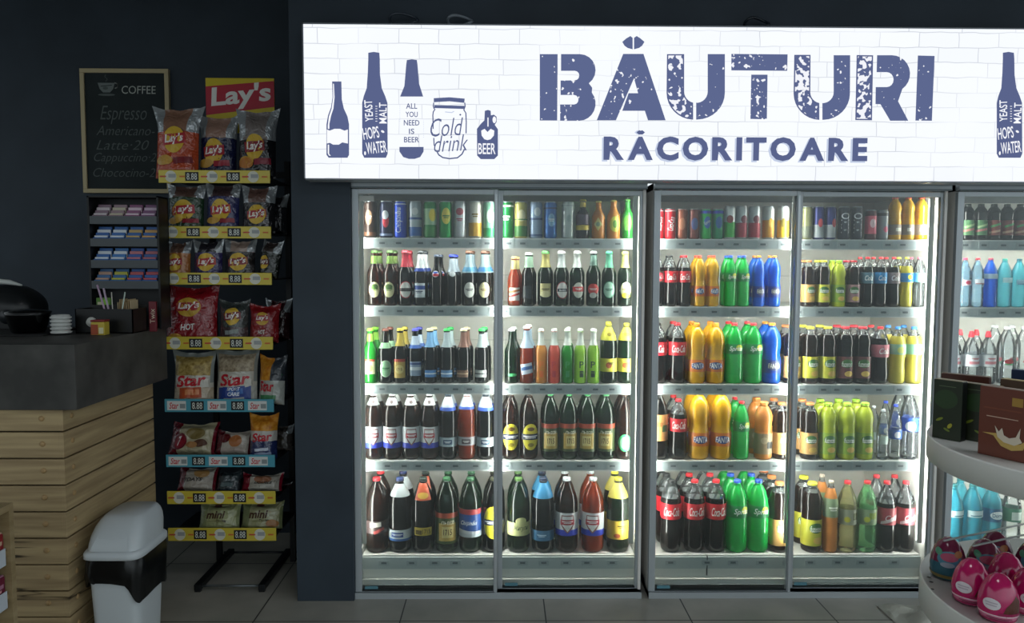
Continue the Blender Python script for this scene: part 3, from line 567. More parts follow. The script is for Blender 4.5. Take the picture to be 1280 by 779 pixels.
soda('j_peach', 'peach drink bottle with orange cap', 'tea', .041, .265, 'peach', '#e89048', [('band', .10, .46, '#a08a6c'), ('rect', .55, .26, .45, .06, '#2a2c2c'), ('ell', -.2, .34, .4, .06, '#c8b494')], None, None, None, 'juice_bottle')
soda('j_orange', 'large orange juice bottle', 'water', .034, .335, 'peach', '#c8b8a8', [('band', .50, .76, '#8aa07a'), ('txt', 'Fresh', 0, .62, .07, 1.2, '#f0f4e4', .2)], .90, None, None, 'juice_bottle')
soda('j_top', 'orange juice bottle with red cap', 'tea', .0285, .195, 'orange', '#e04434', [('band', .12, .36, '#9a8a7c'), ('rect', .1, .24, .5, .04, '#d8d4c8')], None, None, None, 'juice_bottle')
soda('j_yel', 'yellow drink bottle with blue label', 'coke', .0275, .228, 'yellow', '#e0d850', [('band', .50, .68, '#3a8ccc'), ('ell', .3, .6, .4, .05, '#e0e040')], .82, None, None, 'juice_bottle')
soda('j_yel1', 'yellow lemonade bottle with mint label', 'coke', .036, .262, 'yellow', '#3a84d4', [('band', .52, .70, '#8fbca0'), ('ell', .2, .6, .5, .06, '#c8d070')], .84, None, None, 'juice_bottle')
soda('j_clear', 'clear drink bottle with pink cap', 'coke', .0275, .228, 'clear', '#e87a94', [('band', .50, .68, '#8fd0e0')], None, None, None, 'juice_bottle')
soda('n_yelgreen', 'clear bottle of yellow drink, red cap', 'water', .045, .33, 'clearyellow', '#d02c3a', [('band', .40, .62, '#a8ac94'), ('rect', .4, .52, .3, .05, '#58602c'), ('ell', -.5, .48, .3, .04, '#c8c040')])
soda('n_mint', 'clear green lemonade bottle, red cap', 'water', .045, .33, 'clearmint', '#b8242c', [('band', .40, .62, '#98b088'), ('rect', .1, .53, .4, .045, '#8aa03a'), ('ell', -.5, .48, .3, .04, '#d0d44a')])
W_ = lambda key, look, R, Ht, body, cap, art, ct=None, st='water': soda(key, look, st, R, Ht, body, cap, art, None, None, ct, 'water_bottle')
W_('w_pink', 'small water bottle with pink cap', .0275, .225, 'aqua', '#e04a6a', [('rect', 0, .50, .9, .06, '#e0d4e0'), ('ell', .1, .5, .5, .04, '#c83c5c')])
W_('w_red', 'small water bottle with red cap', .0275, .225, 'aqua', '#c83848', [('rect', 0, .52, .9, .05, '#d8dfe8'), ('rect', 0, .48, .8, .012, '#a06a70')])
W_('w_blue', 'small blue water bottle, red cap', .0305, .225, 'blue', '#a03a4c', [('band', .58, .68, '#9fb8cc')])
W_('w_cyan', 'small cyan water bottle', .032, .222, 'cyan', '#3a9a8a', [('rect', 0, .56, .8, .05, '#bfe8f0')])
W_('w_teal', 'small teal water bottle with dark cap', .032, .222, 'cyan', '#1f5a6c', [('rect', 0, .52, .8, .05, '#8fb8d0'), ('rect', 0, .48, .7, .012, '#4a6a90')])
W_('w_sport', 'clear water bottle with red sports cap', .035, .225, 'clear', '#dc2a3c', [('band', .36, .60, '#dfe4ea'), ('rect', 0, .44, .8, .03, '#d88a94'), ('txt', 'AQUA', 0, .52, .05, 1.0, '#b83a4c')], 'sport')
W_('w_clear', 'clear water bottle with red print', .039, .262, 'clear', '#e4e8ec', [('ell', 0, .40, .5, .04, '#c83a44'), ('rect', 0, .35, .4, .012, '#4a9a5c')])
W_('w_small', 'small clear water bottle', .026, .232, 'clear', '#e0e8f0', [('rect', 0, .4, .7, .08, '#c8d8d0')])
W_('w_bluelab', 'clear water bottle with blue label', .029, .255, 'clear', '#2a44b4', [('band', .38, .55, '#3a64c0'), ('ell', 0, .46, .45, .06, '#e0e8f4')])
W_('w_bigblue', 'large clear water bottle, blue label', .040, .315, 'clear', '#dce4ec', [('band', .42, .62, '#2f54b8'), ('ell', -.1, .5, .6, .07, '#eef2f8')])
W_('w_cyan2', 'large cyan water bottle, white label', .044, .315, 'cyan', '#1f6a70', [('rect', 0, .58, .9, .05, '#d8eef2'), ('rect', 0, .555, .6, .008, '#3a7a90')])
W_('w_dorna', 'large cyan water bottle, dark label', .044, .315, 'cyan', '#c8e8ec', [('band', .46, .66, '#1c5c84'), ('ell', 0, .56, .75, .06, '#e8f2f4'), ('txt', 'Dorna', 0, .56, .055, 1.1, '#1c5c84')])
W_('w_green2', 'large water bottle with green label', .040, .315, 'clear', '#e0f0e8', [('band', .46, .66, '#4a8a70'), ('rect', 0, .55, .6, .06, '#dfeee6')])
# dark bottles on the top shelves
soda('x_purple', 'dark purple bottle with yellow bands', 'longneck', .0305, .178, 'black', '#d8c850', [('band', .22, .34, '#d0b440'), ('band', .36, .62, '#4a3a50')], None, [('band', .80, .93, '#c8b050')], 'crown', 'juice_bottle')
soda('x_orange', 'yellow juice bottle with diamond label', 'longneck', .0305, .172, 'lightorange', '#d0c470', [('poly', [(-.6, .38), (0, .20), (.6, .38), (0, .56)], '#d8cc7a'), ('ell', 0, .38, .3, .06, '#8aa07a')], None, None, 'crown', 'juice_bottle')
soda('x_orange2', 'orange juice bottle with green leaf label', 'longneck', .0305, .175, 'lightorange', '#d8c860', [('ell', 0, .38, .8, .2, '#c8c84a'), ('ell', 0, .38, .35, .10, '#5a8a34')], None, None, 'crown', 'juice_bottle')
soda('x_leaf', 'leafy green juice bottle', 'longneck', .0295, .18, 'brightgreen', '#4a8a30', [('ell', 0, .4, .7, .2, '#5aa03c')], None, None, 'crown', 'juice_bottle')
soda('y_green', 'dark jar bottle with green pattern', 'tea', .0285, .165, 'black', '#24302a', [('band', .14, .55, '#5a8a5c'), ('rect', .1, .4, .9, .03, '#a8c890', .3, 0), ('rect', -.1, .28, .9, .03, '#c87878', .2, 0)], None, None, None, 'juice_bottle')
soda('y_red', 'dark jar bottle with red pattern', 'tea', .0285, .165, 'black', '#24302a', [('band', .14, .55, '#8a4a44'), ('rect', .1, .42, .9, .03, '#5a9a5c', .3, 0), ('rect', -.1, .24, .9, .03, '#c89a80', .2, 0)], None, None, None, 'juice_bottle')
soda('y_pink', 'dark jar bottle with pink pattern', 'tea', .0285, .165, 'green', '#24302a', [('band', .14, .55, '#c48484'), ('rect', .1, .42, .9, .04, '#8ac08c', .3, 0)], None, None, None, 'juice_bottle')

ROWS = {  # (door, shelf): (front bottles [(pixel x, kind)], number of rows in sight)
 (1, 1): ([(463, 'c_brown'), (483, 'c_navy'), (500.5, 'c_blue'), (519, 'c_silverblue'), (537.6, 'c_lemon'), (557, 'c_green'), (575, 'c_pink'), (594, 'c_gold'), (612, 'c_mint')], 1),
 (1, 2): ([(468, 'b_cream'), (488, 'b_cream'), (506, 'b_red'), (526, 'b_bluewhite'), (546, 'b_pepsi'), (565, 'b_bluecap'), (586, 'b_silver'), (605, 'b_ivory')], 2),
 (1, 3): ([(459, 'b_brightgreen'), (477, 'b_mintoval'), (497, 'b_goldlabel'), (517.5, 'b_whiteblue'), (537.5, 'b_lowblue'), (558.6, 'b_lowsilver'), (579.5, 'b_lowcopper'), (602, 'b_lowgrey')], 2),
 (1, 4): ([(465, 'q_shield'), (487.5, 'q_shield'), (511, 'q_shield'), (533.5, 'q_shield'), (557, 'q_grey'), (582, 'q_amber'), (607, 'q_grey')], 2),
 (1, 5): ([(467, 'r_red'), (496, 'r_white'), (527, 'r_yellow'), (558, 'r_lviv'), (588, 'r_blue'), (617, 'r_navyyel')], 2),
 (2, 1): ([(634, 'c_dkgreen'), (651, 'c_goldgreen'), (670, 'c_lightblue'), (688, 'c_royal'), (710, 'c_white'), (728.5, 'x_purple'), (748, 'x_orange'), (767, 'x_orange2'), (784, 'x_leaf')], 1),
 (2, 2): ([(643, 'b_shortamber'), (660, 'b_darkplain'), (681, 'b_goldneck'), (701, 'b_redring'), (721, 'b_redcentre'), (741.6, 'b_redpatch'), (761, 'b_greenlabel'), (781, 'b_yellowlabel')], 2),
 (2, 3): ([(640.5, 'b_plaingreen'), (660, 'b_browncider'), (677.5, 'p_orange'), (695, 'p_red'), (712, 'p_green'), (729, 'p_lime'), (746, 'p_lime'), (768, 'q_yelneck'), (790, 'q_yelneck')], 2),
 (2, 4): ([(638, 'q_brownyel'), (661, 'q_brownyel'), (688, 'q_lviv'), (716, 'q_lviv'), (740.7, 'q_lviv'), (763, 'q_lviv'), (786, 'q_greenround')], 2),
 (2, 5): ([(648, 'r_cream'), (678.5, 'r_bluelow'), (708, 'r_shield'), (740.7, 'r_ambershield'), (772, 'r_greenyel')], 2),
 (3, 1): ([(823, 's_red'), (839, 's_red'), (853, 's_brown'), (867, 's_rust'), (882, 's_sprite'), (897, 's_teal'), (912, 't_green'), (927, 't_red'), (943, 't_red'), (960.5, 't_orange'), (979, 't_yellow')], 1),
 (3, 2): ([(822, 'k_yellow5'), (838, 'k_black5'), (856, 'k_red5'), (874, 'f_5'), (891, 'f_5'), (912.5, 'sp_5'), (929, 'sp_5'), (948, 'bl_5'), (967.7, 'bl_5')], 2),
 (3, 3): ([(822, 'k_black1'), (846, 'k_red1'), (870, 'f_1'), (894, 'f_1'), (917, 'sp_1'), (941, 'sp_1'), (964, 'bl_1')], 2),
 (3, 4): ([(823, 'm_peachlab'), (847, 'k_red1'), (873, 'f_b'), (900.5, 'f_b'), (926, 'sp_5b'), (954, 'j_peach'), (976, 'ft_peach1')], 2),
 (3, 5): ([(838, 'k_black2'), (868, 'k_red2'), (895.5, 'k_red2'), (920, 'sp_2'), (946, 'sp_2'), (971, 'ft_peach2')], 3),
 (4, 1): ([(1010, 'e_olive'), (1023, 'e_navy'), (1037, 'e_navy'), (1055, 'e_letters'), (1071, 'e_letters'), (1091, 'e_pink'), (1106.5, 'e_silverpink'), (1121, 'j_top'), (1136.5, 'j_top'), (1152, 'j_top')], 1),
 (4, 2): ([(1010, 'ft_peach5'), (1029, 'ft_yel5'), (1048, 'ft_lime5'), (1066, 'ft_pink5'), (1083.5, 'm_teal'), (1101, 'm_blue'), (1118, 'm_plain'), (1135.5, 'j_yel'), (1151, 'j_clear')], 2),
 (4, 3): ([(1009, 'ft_peach1'), (1031, 'ft_yel1'), (1053, 'ft_yel1'), (1074.5, 'ft_red1'), (1096, 'ft_red1'), (1117.5, 'm_pink1'), (1138, 'j_yel1'), (1156, 'j_yel1')], 2),
 (4, 4): ([(1011, 'ft_peach1'), (1034, 'ft_lime1'), (1057.5, 'ft_lime1'), (1080, 'ft_lime1'), (1103, 'w_small'), (1123, 'w_bluelab'), (1144, 'w_bigblue')], 2),
 (4, 5): ([(1016, 'ft_yel2'), (1037.5, 'j_orange'), (1060, 'n_yelgreen'), (1085, 'n_mint'), (1114, 'm_kvas2'), (1138.5, 'm_kvas2')], 2),
 (5, 1): ([(1196, 'y_pink'), (1211, 'y_green'), (1226, 'y_green'), (1242, 'y_red'), (1257, 'y_red'), (1273, 'y_red')], 1),
 (5, 2): ([(1191, 'w_pink'), (1206, 'w_pink'), (1220.5, 'w_red'), (1236.5, 'w_blue'), (1255, 'w_cyan'), (1273, 'w_teal')], 1),
 (5, 3): ([(1191, 'w_sport'), (1213, 'w_sport'), (1234, 'w_sport'), (1257, 'w_clear'), (1279, 'w_clear')], 2),
 (5, 4): ([(1196, 'w_bigblue'), (1219, 'w_bigblue'), (1242, 'w_bigblue'), (1265, 'w_bigblue')], 1),
 (5, 5): ([(1190, 'w_cyan2'), (1213.5, 'w_cyan2'), (1238, 'w_dorna'), (1263, 'w_green2')], 2),
}
soda('f_b', 'large orange soda bottle', 'fanta', .0475, .314, 'orange', '#f08a20', [('band', .20, .40, '#e07818'), ('ell', 0, .30, .75, .06, '#24488c'), ('txt', 'FANTA', 0, .30, .085, 1.4, '#ffffff', .1)])
soda('sp_5b', 'green lemonade bottle with red cap', 'sprite', .036, .268, 'sprite', '#d02838', [('band', .49, .66, '#148444'), ('ell', .35, .60, .4, .05, '#d8dc3a'), ('txt', 'Sprite', 0, .575, .10, 1.5, '#f8fff8', .3)])
BASE_Y = {1: 299, 2: 384, 3: 482, 4: 580, 5: 697}
GROUPS = {'drink_can': 'drink cans in the coolers', 'beer_bottle': 'beer bottles in the coolers', 'soda_bottle': 'soda bottles in the coolers', 'iced_tea_bottle': 'iced tea bottles in the coolers', 'water_bottle': 'water bottles in the coolers', 'juice_bottle': 'juice bottles in the coolers', 'cocktail_bottle': 'cocktail bottles in the coolers'}
ROWNAME = {0: 'front', 1: 'second', 2: 'third'}
def bottle(k, x, y, z, label, q=1.0):
    d = KINDS[k]; first = d['parts'] is None; parts = prepare(k)
    e = empty(d['name'], (x, y, z), random.uniform(-.22, .22), label, 'can' if d['style'] == 'can' else 'bottle', GROUPS[d['name']])
    e.scale = (q, q, 1)
    for pn, me in parts: link(pn, me, e)
UX = [(GX(u[0]) + .016, GX(u[3]) - .016) for u in UNITS]
for unit in range(3):
    lo, hi = UX[unit]
    for shelf in range(1, 6):
        z = SHELF_Z[shelf - 1] + .0005; info = []
        for door in (unit * 2 + 1, unit * 2 + 2):
            if (door, shelf) not in ROWS: continue
            front, depth = ROWS[(door, shelf)]; Rm = max(KINDS[k]['R'] for _, k in front)
            for n, (px, k) in enumerate(front):
                R = KINDS[k]['R']; y = YL + .014 + R
                info.append([on_y(px, BASE_Y[shelf] - 30, y).x, y, k, R, door, n, depth, Rm])
        last = info[-1][0] + info[-1][3]; hi_ = max(hi, last) if unit == 2 else hi
        need = sum(2 * i[3] + .0032 for i in info)
        print('row', unit, shelf, 'fill', round(need / (hi_ - lo), 3))
        q = min(1.0, (hi_ - lo - .002) / need * .998)
        for it in range(400):
            for a_, b_ in zip(info, info[1:]):
                nd = (a_[3] + b_[3]) * q + .0030; gap = b_[0] - a_[0]
                if gap < nd: sh = (nd - gap) / 2; a_[0] -= sh; b_[0] += sh
            info[0][0] = max(info[0][0], lo + info[0][3] * q + .001); info[-1][0] = min(info[-1][0], hi_ - info[-1][3] * q - .001)
        for (x, y, k, R, door, n, depth, Rm) in info:
            for row in range(depth):
                if row and KINDS[k]['body'] in ('clearyellow', 'clearmint', 'limepop', 'red', 'lightorange'): continue
                y2 = y + row * (2 * Rm + .010); off = .011 * row if shelf in (2, 3) and unit == 0 else .0
                if x + off + R * q > hi_: continue
                bottle(k, x + off, y2, z, f"{KINDS[k]['look']}, {ORD[n + 1]} in {ROWNAME[row]} row, {ORD[shelf]} shelf, {ORD[door]} door", q)

# ------------------------------------------------------------------ the lit sign
SY = -0.15
sx0 = on_y(379, 130, SY).x; sz1 = on_y(700, 31, SY).z; sz0 = on_y(700, 226, SY).z; sx1 = 2.62
def sign_face_material():
    m = bpy.data.materials.new('backlit_white_brick_print'); m.use_nodes = True; n, l = m.node_tree.nodes, m.node_tree.links; n.remove(n['Principled BSDF'])
    tc = n.new('ShaderNodeTexCoord'); mp = n.new('ShaderNodeMapping'); mp.inputs['Rotation'].default_value = (PI / 2, 0, 0)
    wn = n.new('ShaderNodeTexNoise'); wn.inputs['Scale'].default_value = 9
    mxv = n.new('ShaderNodeMixRGB'); mxv.blend_type = 'ADD'; mxv.inputs[0].default_value = .016
    br = n.new('ShaderNodeTexBrick'); br.inputs['Scale'].default_value = 1; br.inputs['Brick Width'].default_value = .165; br.inputs['Row Height'].default_value = .061; br.squash = 1.35; br.squash_frequency = 3; br.inputs['Mortar Size'].default_value = .0022; br.inputs['Mortar Smooth'].default_value = .6
    br.inputs['Color1'].default_value = (1, 1, 1, 1); br.inputs['Color2'].default_value = (.94, .95, .97, 1); br.inputs['Mortar'].default_value = (.45, .47, .52, 1)
    nz = n.new('ShaderNodeTexNoise'); nz.inputs['Scale'].default_value = 2.2
    ra = n.new('ShaderNodeMapRange'); ra.inputs[1].default_value = .35; ra.inputs[2].default_value = .6; ra.inputs[3].default_value = .05; ra.inputs[4].default_value = .62
    mx = n.new('ShaderNodeMixRGB'); mx.inputs[1].default_value = (1, 1, 1, 1)
    e = n.new('ShaderNodeEmission'); e.inputs[1].default_value = SIGN_STRENGTH
    l.new(tc.outputs['Object'], mxv.inputs[1]); l.new(tc.outputs['Object'], wn.inputs[0]); l.new(wn.outputs[1], mxv.inputs[2]); l.new(mxv.outputs[0], mp.inputs[0]); l.new(mp.outputs[0], br.inputs[0])
    l.new(tc.outputs['Object'], nz.inputs[0]); l.new(nz.outputs[0], ra.inputs[0]); l.new(ra.outputs[0], mx.inputs[0]); l.new(br.outputs[0], mx.inputs[2]); 
    tint = n.new('ShaderNodeMixRGB'); tint.blend_type = 'MULTIPLY'; tint.inputs[0].default_value = 1; tint.inputs[2].default_value = (.93, .96, 1.0, 1)
    l.new(mx.outputs[0], tint.inputs[1]); l.new(tint.outputs[0], e.inputs[0]); l.new(e.outputs[0], n['Material Output'].inputs[0]); return m
def ink_material(name, wear, scale=60):
    m = bpy.data.materials.new(name); m.use_nodes = True; n, l = m.node_tree.nodes, m.node_tree.links; n.remove(n['Principled BSDF'])
    e = n.new('ShaderNodeEmission'); e.inputs[1].default_value = 1.0
    tc = n.new('ShaderNodeTexCoord'); nz = n.new('ShaderNodeTexNoise'); nz.inputs['Scale'].default_value = scale; nz.inputs['Detail'].default_value = 1.0
    n2 = n.new('ShaderNodeTexNoise'); n2.inputs['Scale'].default_value = 6
    ad = n.new('ShaderNodeMath'); ad.operation = 'MULTIPLY_ADD'; ad.inputs[1].default_value = .55
    cr = n.new('ShaderNodeValToRGB'); cr.color_ramp.elements[0].position = wear; cr.color_ramp.elements[1].position = wear + .02
    cr.color_ramp.elements[0].color = lin('#5d6890'); cr.color_ramp.elements[1].color = lin('#f4f6fc')
    l.new(tc.outputs['Object'], nz.inputs[0]); l.new(tc.outputs['Object'], n2.inputs[0]); l.new(n2.outputs[0], ad.inputs[0]); l.new(nz.outputs[0], ad.inputs[2]); l.new(ad.outputs[0], cr.inputs[0])
    l.new(cr.outputs[0], e.inputs[0]); l.new(e.outputs[0], n['Material Output'].inputs[0]); return m
INK = ink_material('worn_blue_ink', .975); INKM = ink_material('more_worn_blue_ink', .90, 55); INKH = ink_material('heavily_worn_blue_ink', .815, 50); INKP = emit('blue_ink', '#5a648c', 1.0); INKL = emit('pale_blue_ink', '#c4cfe6', 1.0); INKW = emit('unprinted_white', '#f6f8fd', 1.05)
scx = (sx0 + sx1) / 2
sign = empty('illuminated_sign', (scx, SY, (sz0 + sz1) / 2), 0, 'long white backlit brick-print sign above the coolers', 'sign')
so = Vector((scx, SY, (sz0 + sz1) / 2)); hw, hh = (sx1 - sx0) / 2, (sz1 - sz0) / 2
MB().box((-hw, .004, -hh), (hw, .098, hh), P('#cfd4d8', .4, .3)).build('sign_box', sign)
MB().box((-hw + .004, 0, -hh + .004), (hw - .004, .004, hh - .004), sign_face_material()).build('sign_face', sign)
fr = MB()
for (a, b) in (((-hw, -.003, -hh), (hw, .004, -hh + .005)), ((-hw, -.003, hh - .005), (hw, .004, hh)), ((-hw, -.003, -hh), (-hw + .005, .004, hh)), ((hw - .005, -.003, -hh), (hw, .004, hh))): fr.box(a, b, P('#8c929a', .4, .3))
fr.build('sign_trim', sign)
def S(px, py): p = on_y(px, py, SY); return (p.x - so.x, p.z - so.z)
def za(zx, zy): return S(640 + zx / 3.5417, 20 + zy / 3.5417)
def zc(zx, zy): return S(960 + zx / 3.5406, 20 + zy / 3.5406)
def zl(zx, zy): return S(370 + zx / 3.5419, 20 + zy / 3.5419)
def sgn(mb): return Decal(mb, lambda u, v, k: (u, -k, v), .0004, .0006)
def arc(cx, cy, rx, ry, a0, a1, n=8): return [(cx + rx * math.cos(math.radians(a0 + (a1 - a0) * i / n)), cy + ry * math.sin(math.radians(a0 + (a1 - a0) * i / n))) for i in range(n + 1)]
def letter(name, polys, f, mat=()):
    mb = MB(); d = sgn(mb)
    for i, p in enumerate(polys):
        q_ = [f(x, y) for x, y in p]; d.poly(q_, INKP if i < len(mat) and mat[i] is INKH else mat[i] if i < len(mat) else INK)
        if i < len(mat) and mat[i] is INKH:            # worn patch inside a solid rim
            n_ = len(q_); A2 = sum(q_[j][0] * q_[(j + 1) % n_][1] - q_[(j + 1) % n_][0] * q_[j][1] for j in range(n_)); sg = 1 if A2 > 0 else -1; ins = []
            for j in range(n_):
                a, b, c = Vector(q_[j - 1]), Vector(q_[j]), Vector(q_[(j + 1) % n_]); e1, e2 = (b - a).normalized(), (c - b).normalized()
                n1, n2 = Vector((-e1.y, e1.x)) * sg, Vector((-e2.y, e2.x)) * sg; nn = n1 + n2; nn = nn / max(.3, nn.dot(n1)) if nn.length > .01 else n1
                ins.append(tuple(b + nn * .0055))
            d.poly(ins, INKH)
    return mb.build(name, sign)
letter('letter_b', [[(123, 169), (202, 169), (200, 463), (123, 463)],
    [(217, 169)] + arc(300, 240, 70, 71, -90, 55) + [(355, 318)] + arc(298, 388, 72, 76, -40, 90) + [(213, 464), (213, 392)] + arc(275, 371, 19, 21, 90, -90, 6) + [(215, 350), (215, 286)] + arc(278, 264, 20, 21, 90, -90, 6) + [(217, 243)]], za)
letter('letter_a', [[(375, 462), (492, 168), (582, 168), (680, 462), (602, 462), (588, 420), (488, 420), (516, 342), (558, 342), (540, 276), (460, 462)],
    [(488, 115), (505, 100), (524, 89), (534, 97), (534, 148), (512, 142), (498, 132)], [(586, 115), (569, 100), (552, 89), (540, 97), (540, 148), (562, 142), (576, 132)]], za)
letter('letter_u', [[(686, 169), (762, 169), (762, 335)] + arc(812, 335, 50, 50, 180, 102, 6) + [(802, 459)] + arc(803, 340, 119, 119, 92, 180, 8), [(866, 169), (942, 169)] + arc(818, 340, 124, 119, 0, 89, 8) + [(815, 459), (815, 384)] + arc(816, 335, 50, 50, 84, 0, 6)], za, (INKH, INK))
letter('letter_t', [[(971, 168), (1220, 170), (1218, 243), (971, 241)], [(1059, 260), (1131, 260), (1128, 458), (1055, 456)]], za, (INKM, INKM))
letter('letter_u', [[(116, 172), (188, 172), (187, 338)] + arc(235, 338, 48, 48, 180, 100, 6) + [(227, 460)] + arc(229, 343, 116, 117, 92, 180, 8), [(290, 174), (363, 174)] + arc(243, 343, 119, 117, 0, 89, 8) + [(240, 460), (240, 386)] + arc(241, 338, 49, 48, 84, 0, 6)], zc, (INKH, INK))
letter('letter_r', [[(392, 173), (465, 174), (460, 462), (386, 461)], [(482, 174)] + arc(548, 256, 80, 82, -90, 55, 10) + [(575, 378), (620, 464), (540, 464), (497, 391), (475, 390), (476, 315)] + arc(525, 282, 30, 33, 90, -90, 8) + [(480, 249)]], zc, (INKH, INK))
letter('letter_i', [[(663, 175), (737, 177), (725, 464), (652, 463)]], zc)
# second line
mb = MB(); d = sgn(mb); c = S(917, 183); wl = S(1084, 183)[0] - S(754, 183)[0]
c2 = S(919, 181.8)
def spaced(d, txt, px0, px1, py0, py1, mat, bold):
    ws = []
    for ch in txt: g = text_geo(ch if ch != 'Ă' else 'A', bold); ws.append((g[3] - g[2]))
    hgt = S(0, py0)[1] - S(0, py1)[1]; g0 = text_geo('R', bold); sy = hgt / (g0[5] - g0[4])
    tot = S(px1, 180)[0] - S(px0, 180)[0]; gap = .016; sx = (tot - gap * (len(txt) - 1)) / sum(ws); x = S(px0, 180)[0]; zc_ = (S(0, py0)[1] + S(0, py1)[1]) / 2
    for ch, w in zip(txt, ws):
        k = d.k; d.text(ch if ch != 'Ă' else 'A', x + w * sx / 2, zc_, hgt * (1.03 if ch in 'OC' else 1), mat, w=w * sx, bold=bold); d.k = k
        if ch == 'Ă':
            cx, cz = x + w * sx / 2, S(0, 161)[1]
            d.poly([(cx - .018, cz), (cx - .006, cz + .009), (cx, cz + .006), (cx + .006, cz + .009), (cx + .018, cz), (cx + .008, cz - .009), (cx - .008, cz - .009)], mat); d.k = k
        x += w * sx + gap
spaced(d, 'RĂCORITOARE', 752.5, 1082, 168, 198, INKL, .035); d.k += .0006
spaced(d, 'RĂCORITOARE', 754.5, 1084.5, 166.5, 196, INKP, .045)
mb.build('lettering', sign)
# drawings of bottles and a jar
mb = MB(); d = sgn(mb)
d.poly([zl(*p) for p in [(160, 290), (201, 290), (203, 370), (212, 410), (228, 445), (235, 480), (235, 615), (228, 628), (145, 628), (135, 615), (135, 480), (142, 440), (155, 405), (162, 360)]], INKP)
d.poly([zl(*p) for p in [(148, 478), (156, 440), (166, 410), (171, 360), (168, 300), (164, 300), (165, 360), (158, 410), (146, 445), (141, 485), (141, 500), (148, 500)]], INKW)
d.poly([zl(*p) for p in [(137, 503), (150, 508), (170, 500), (195, 500), (215, 508), (230, 503), (230, 565), (205, 560), (190, 570), (165, 570), (150, 562), (137, 565)]], INKW)
d.poly([zl(*p) for p in [(141, 570), (147, 570), (147, 610), (155, 620), (146, 618), (141, 608)]], INKW)
mb.build('bottle_drawing', sign)
def hops(f, dx):
    mb = MB(); d = sgn(mb)
    d.poly([f(x + dx, y) for x, y in [(320, 163), (345, 159), (369, 163), (371, 190), (372, 260), (380, 320), (395, 355), (405, 385), (406, 610), (398, 628), (302, 628), (293, 610), (293, 385), (300, 355), (313, 320), (318, 250), (320, 190)]], INKP)
    def t(s, x, y, h, w, rot=0): 
        k = d.k; p = f(x + dx, y); q = .2797e-3 * 0 + (f(100, 0)[0] - f(0, 0)[0]) / 100; d.text(s, p[0], p[1], h * q, INKW, w=w * q, bold=.01, rot=rot); d.k = k
    t('YEAST', 322, 420, 36, 95, PI / 2 + .05); t('MALT', 385, 430, 34, 92, PI / 2); t('HOPS', 332, 518, 52, 72, .15); t('WATER', 356, 582, 52, 92, .12)
    for yy in range(400, 470, 11): p = f(356 + dx, yy); d.rect(p[0], p[1], .004, .0012, INKW); d.k -= .0004
    p = f(384 + dx, 512); d.ell(p[0], p[1], .0075, .0045, INKW, rot=-.5); p = f(306 + dx, 608); d.ell(p[0], p[1], .004, .008, INKW)
    mb.build('bottle_drawing', sign)
hops(zl, 0); hops(zl, 2809)
mb = MB(); d = sgn(mb)
d.poly([zl(*p) for p in [(491, 195), (513, 192), (535, 195), (538, 215), (545, 300), (563, 357), (461, 357), (480, 310), (488, 215)]], INKP)
d.poly([zl(*p) for p in [(458, 580), (565, 580), (565, 600), (550, 625), (525, 633), (500, 633), (475, 625), (458, 600)]], INKP)
q = (zl(100, 0)[0] - zl(0, 0)[0]) / 100
for s, y, w in (('ALL', 399, 50), ('YOU', 436, 55), ('NEED', 473, 70), ('IS', 511, 24), ('BEER', 548, 68)):
    p = zl(512, y); d.text(s, p[0], p[1], 24 * q, INKP, w=w * q, bold=.012); d.k -= .0004
for k in range(10):
    p = zl(460, 395 + k * 8); d.rect(p[0], p[1], .0015, .0009, INKL); d.k -= .0004; p = zl(565, 465 + k * 8); d.rect(p[0], p[1], .0015, .0009, INKL); d.k -= .0004
mb.build('bottle_drawing', sign)
mb = MB(); d = sgn(mb)
def strip(pts, wd, mat=INKP):
    pp = [Vector(zl(*p)) for p in pts]; A, B = [], []
    for i, p in enumerate(pp):
        t = (pp[min(i + 1, len(pp) - 1)] - pp[max(i - 1, 0)]).normalized(); nrm = Vector((-t.y, t.x)) * wd * q / 2; A.append(p + nrm); B.append(p - nrm)
    n = len(pp); d._put([tuple(v) for v in A + B], [(i, i + 1, n + i + 1, n + i) for i in range(n - 1)], mat); d.k -= .0004
d.poly([zl(*p) for p in [(610, 364), (680, 360), (747, 366), (745, 385), (680, 378), (610, 382)]], INKP)
d.poly([zl(*p) for p in [(612, 395), (746, 398), (744, 412), (612, 408)]], INKP)
strip([(610, 384), (608, 400), (612, 412)], 5); strip([(747, 384), (749, 400), (744, 414)], 5)
strip([(616, 412), (608, 425), (606, 440), (607, 470), (607, 500)], 5); strip([(742, 414), (752, 430), (754, 470), (753, 520)], 5); strip([(610, 540), (612, 575)], 5)
strip([(622, 596), (632, 615), (650, 627), (680, 632), (715, 628), (735, 612), (746, 590)], 6)
strip([(660, 425), (690, 428), (700, 422)], 4, INKL); strip([(725, 435), (730, 440)], 7)
p = zl(668, 492); d.text('Cold', p[0], p[1], 80 * q, INKP, w=150 * q, shear=.35, bold=-.006, rot=.06); p = zl(686, 563); d.text('drink', p[0], p[1], 72 * q, INKP, w=155 * q, shear=.35, bold=-.006, rot=.06)
mb.build('jar_drawing', sign)
mb = MB(); d = sgn(mb)
d.poly([[zl(*p) for p in [(836, 420), (850, 416), (862, 420), (863, 440), (876, 437), (888, 446), (888, 470), (880, 482), (894, 502), (894, 618), (878, 634), (818, 634), (802, 618), (801, 500), (818, 478), (834, 462)]]], INKP)
p = zl(878, 460); d.ell(p[0], p[1], 8 * q, 15 * q, INKW); p = zl(850, 470); d.rect(p[0], p[1], 2.5 * q, 20 * q, INKW)
d.poly([zl(*p) for p in [(820, 508), (835, 500), (848, 514), (862, 500), (878, 508), (876, 530), (862, 546), (848, 550), (834, 546), (822, 530)]], INKW)
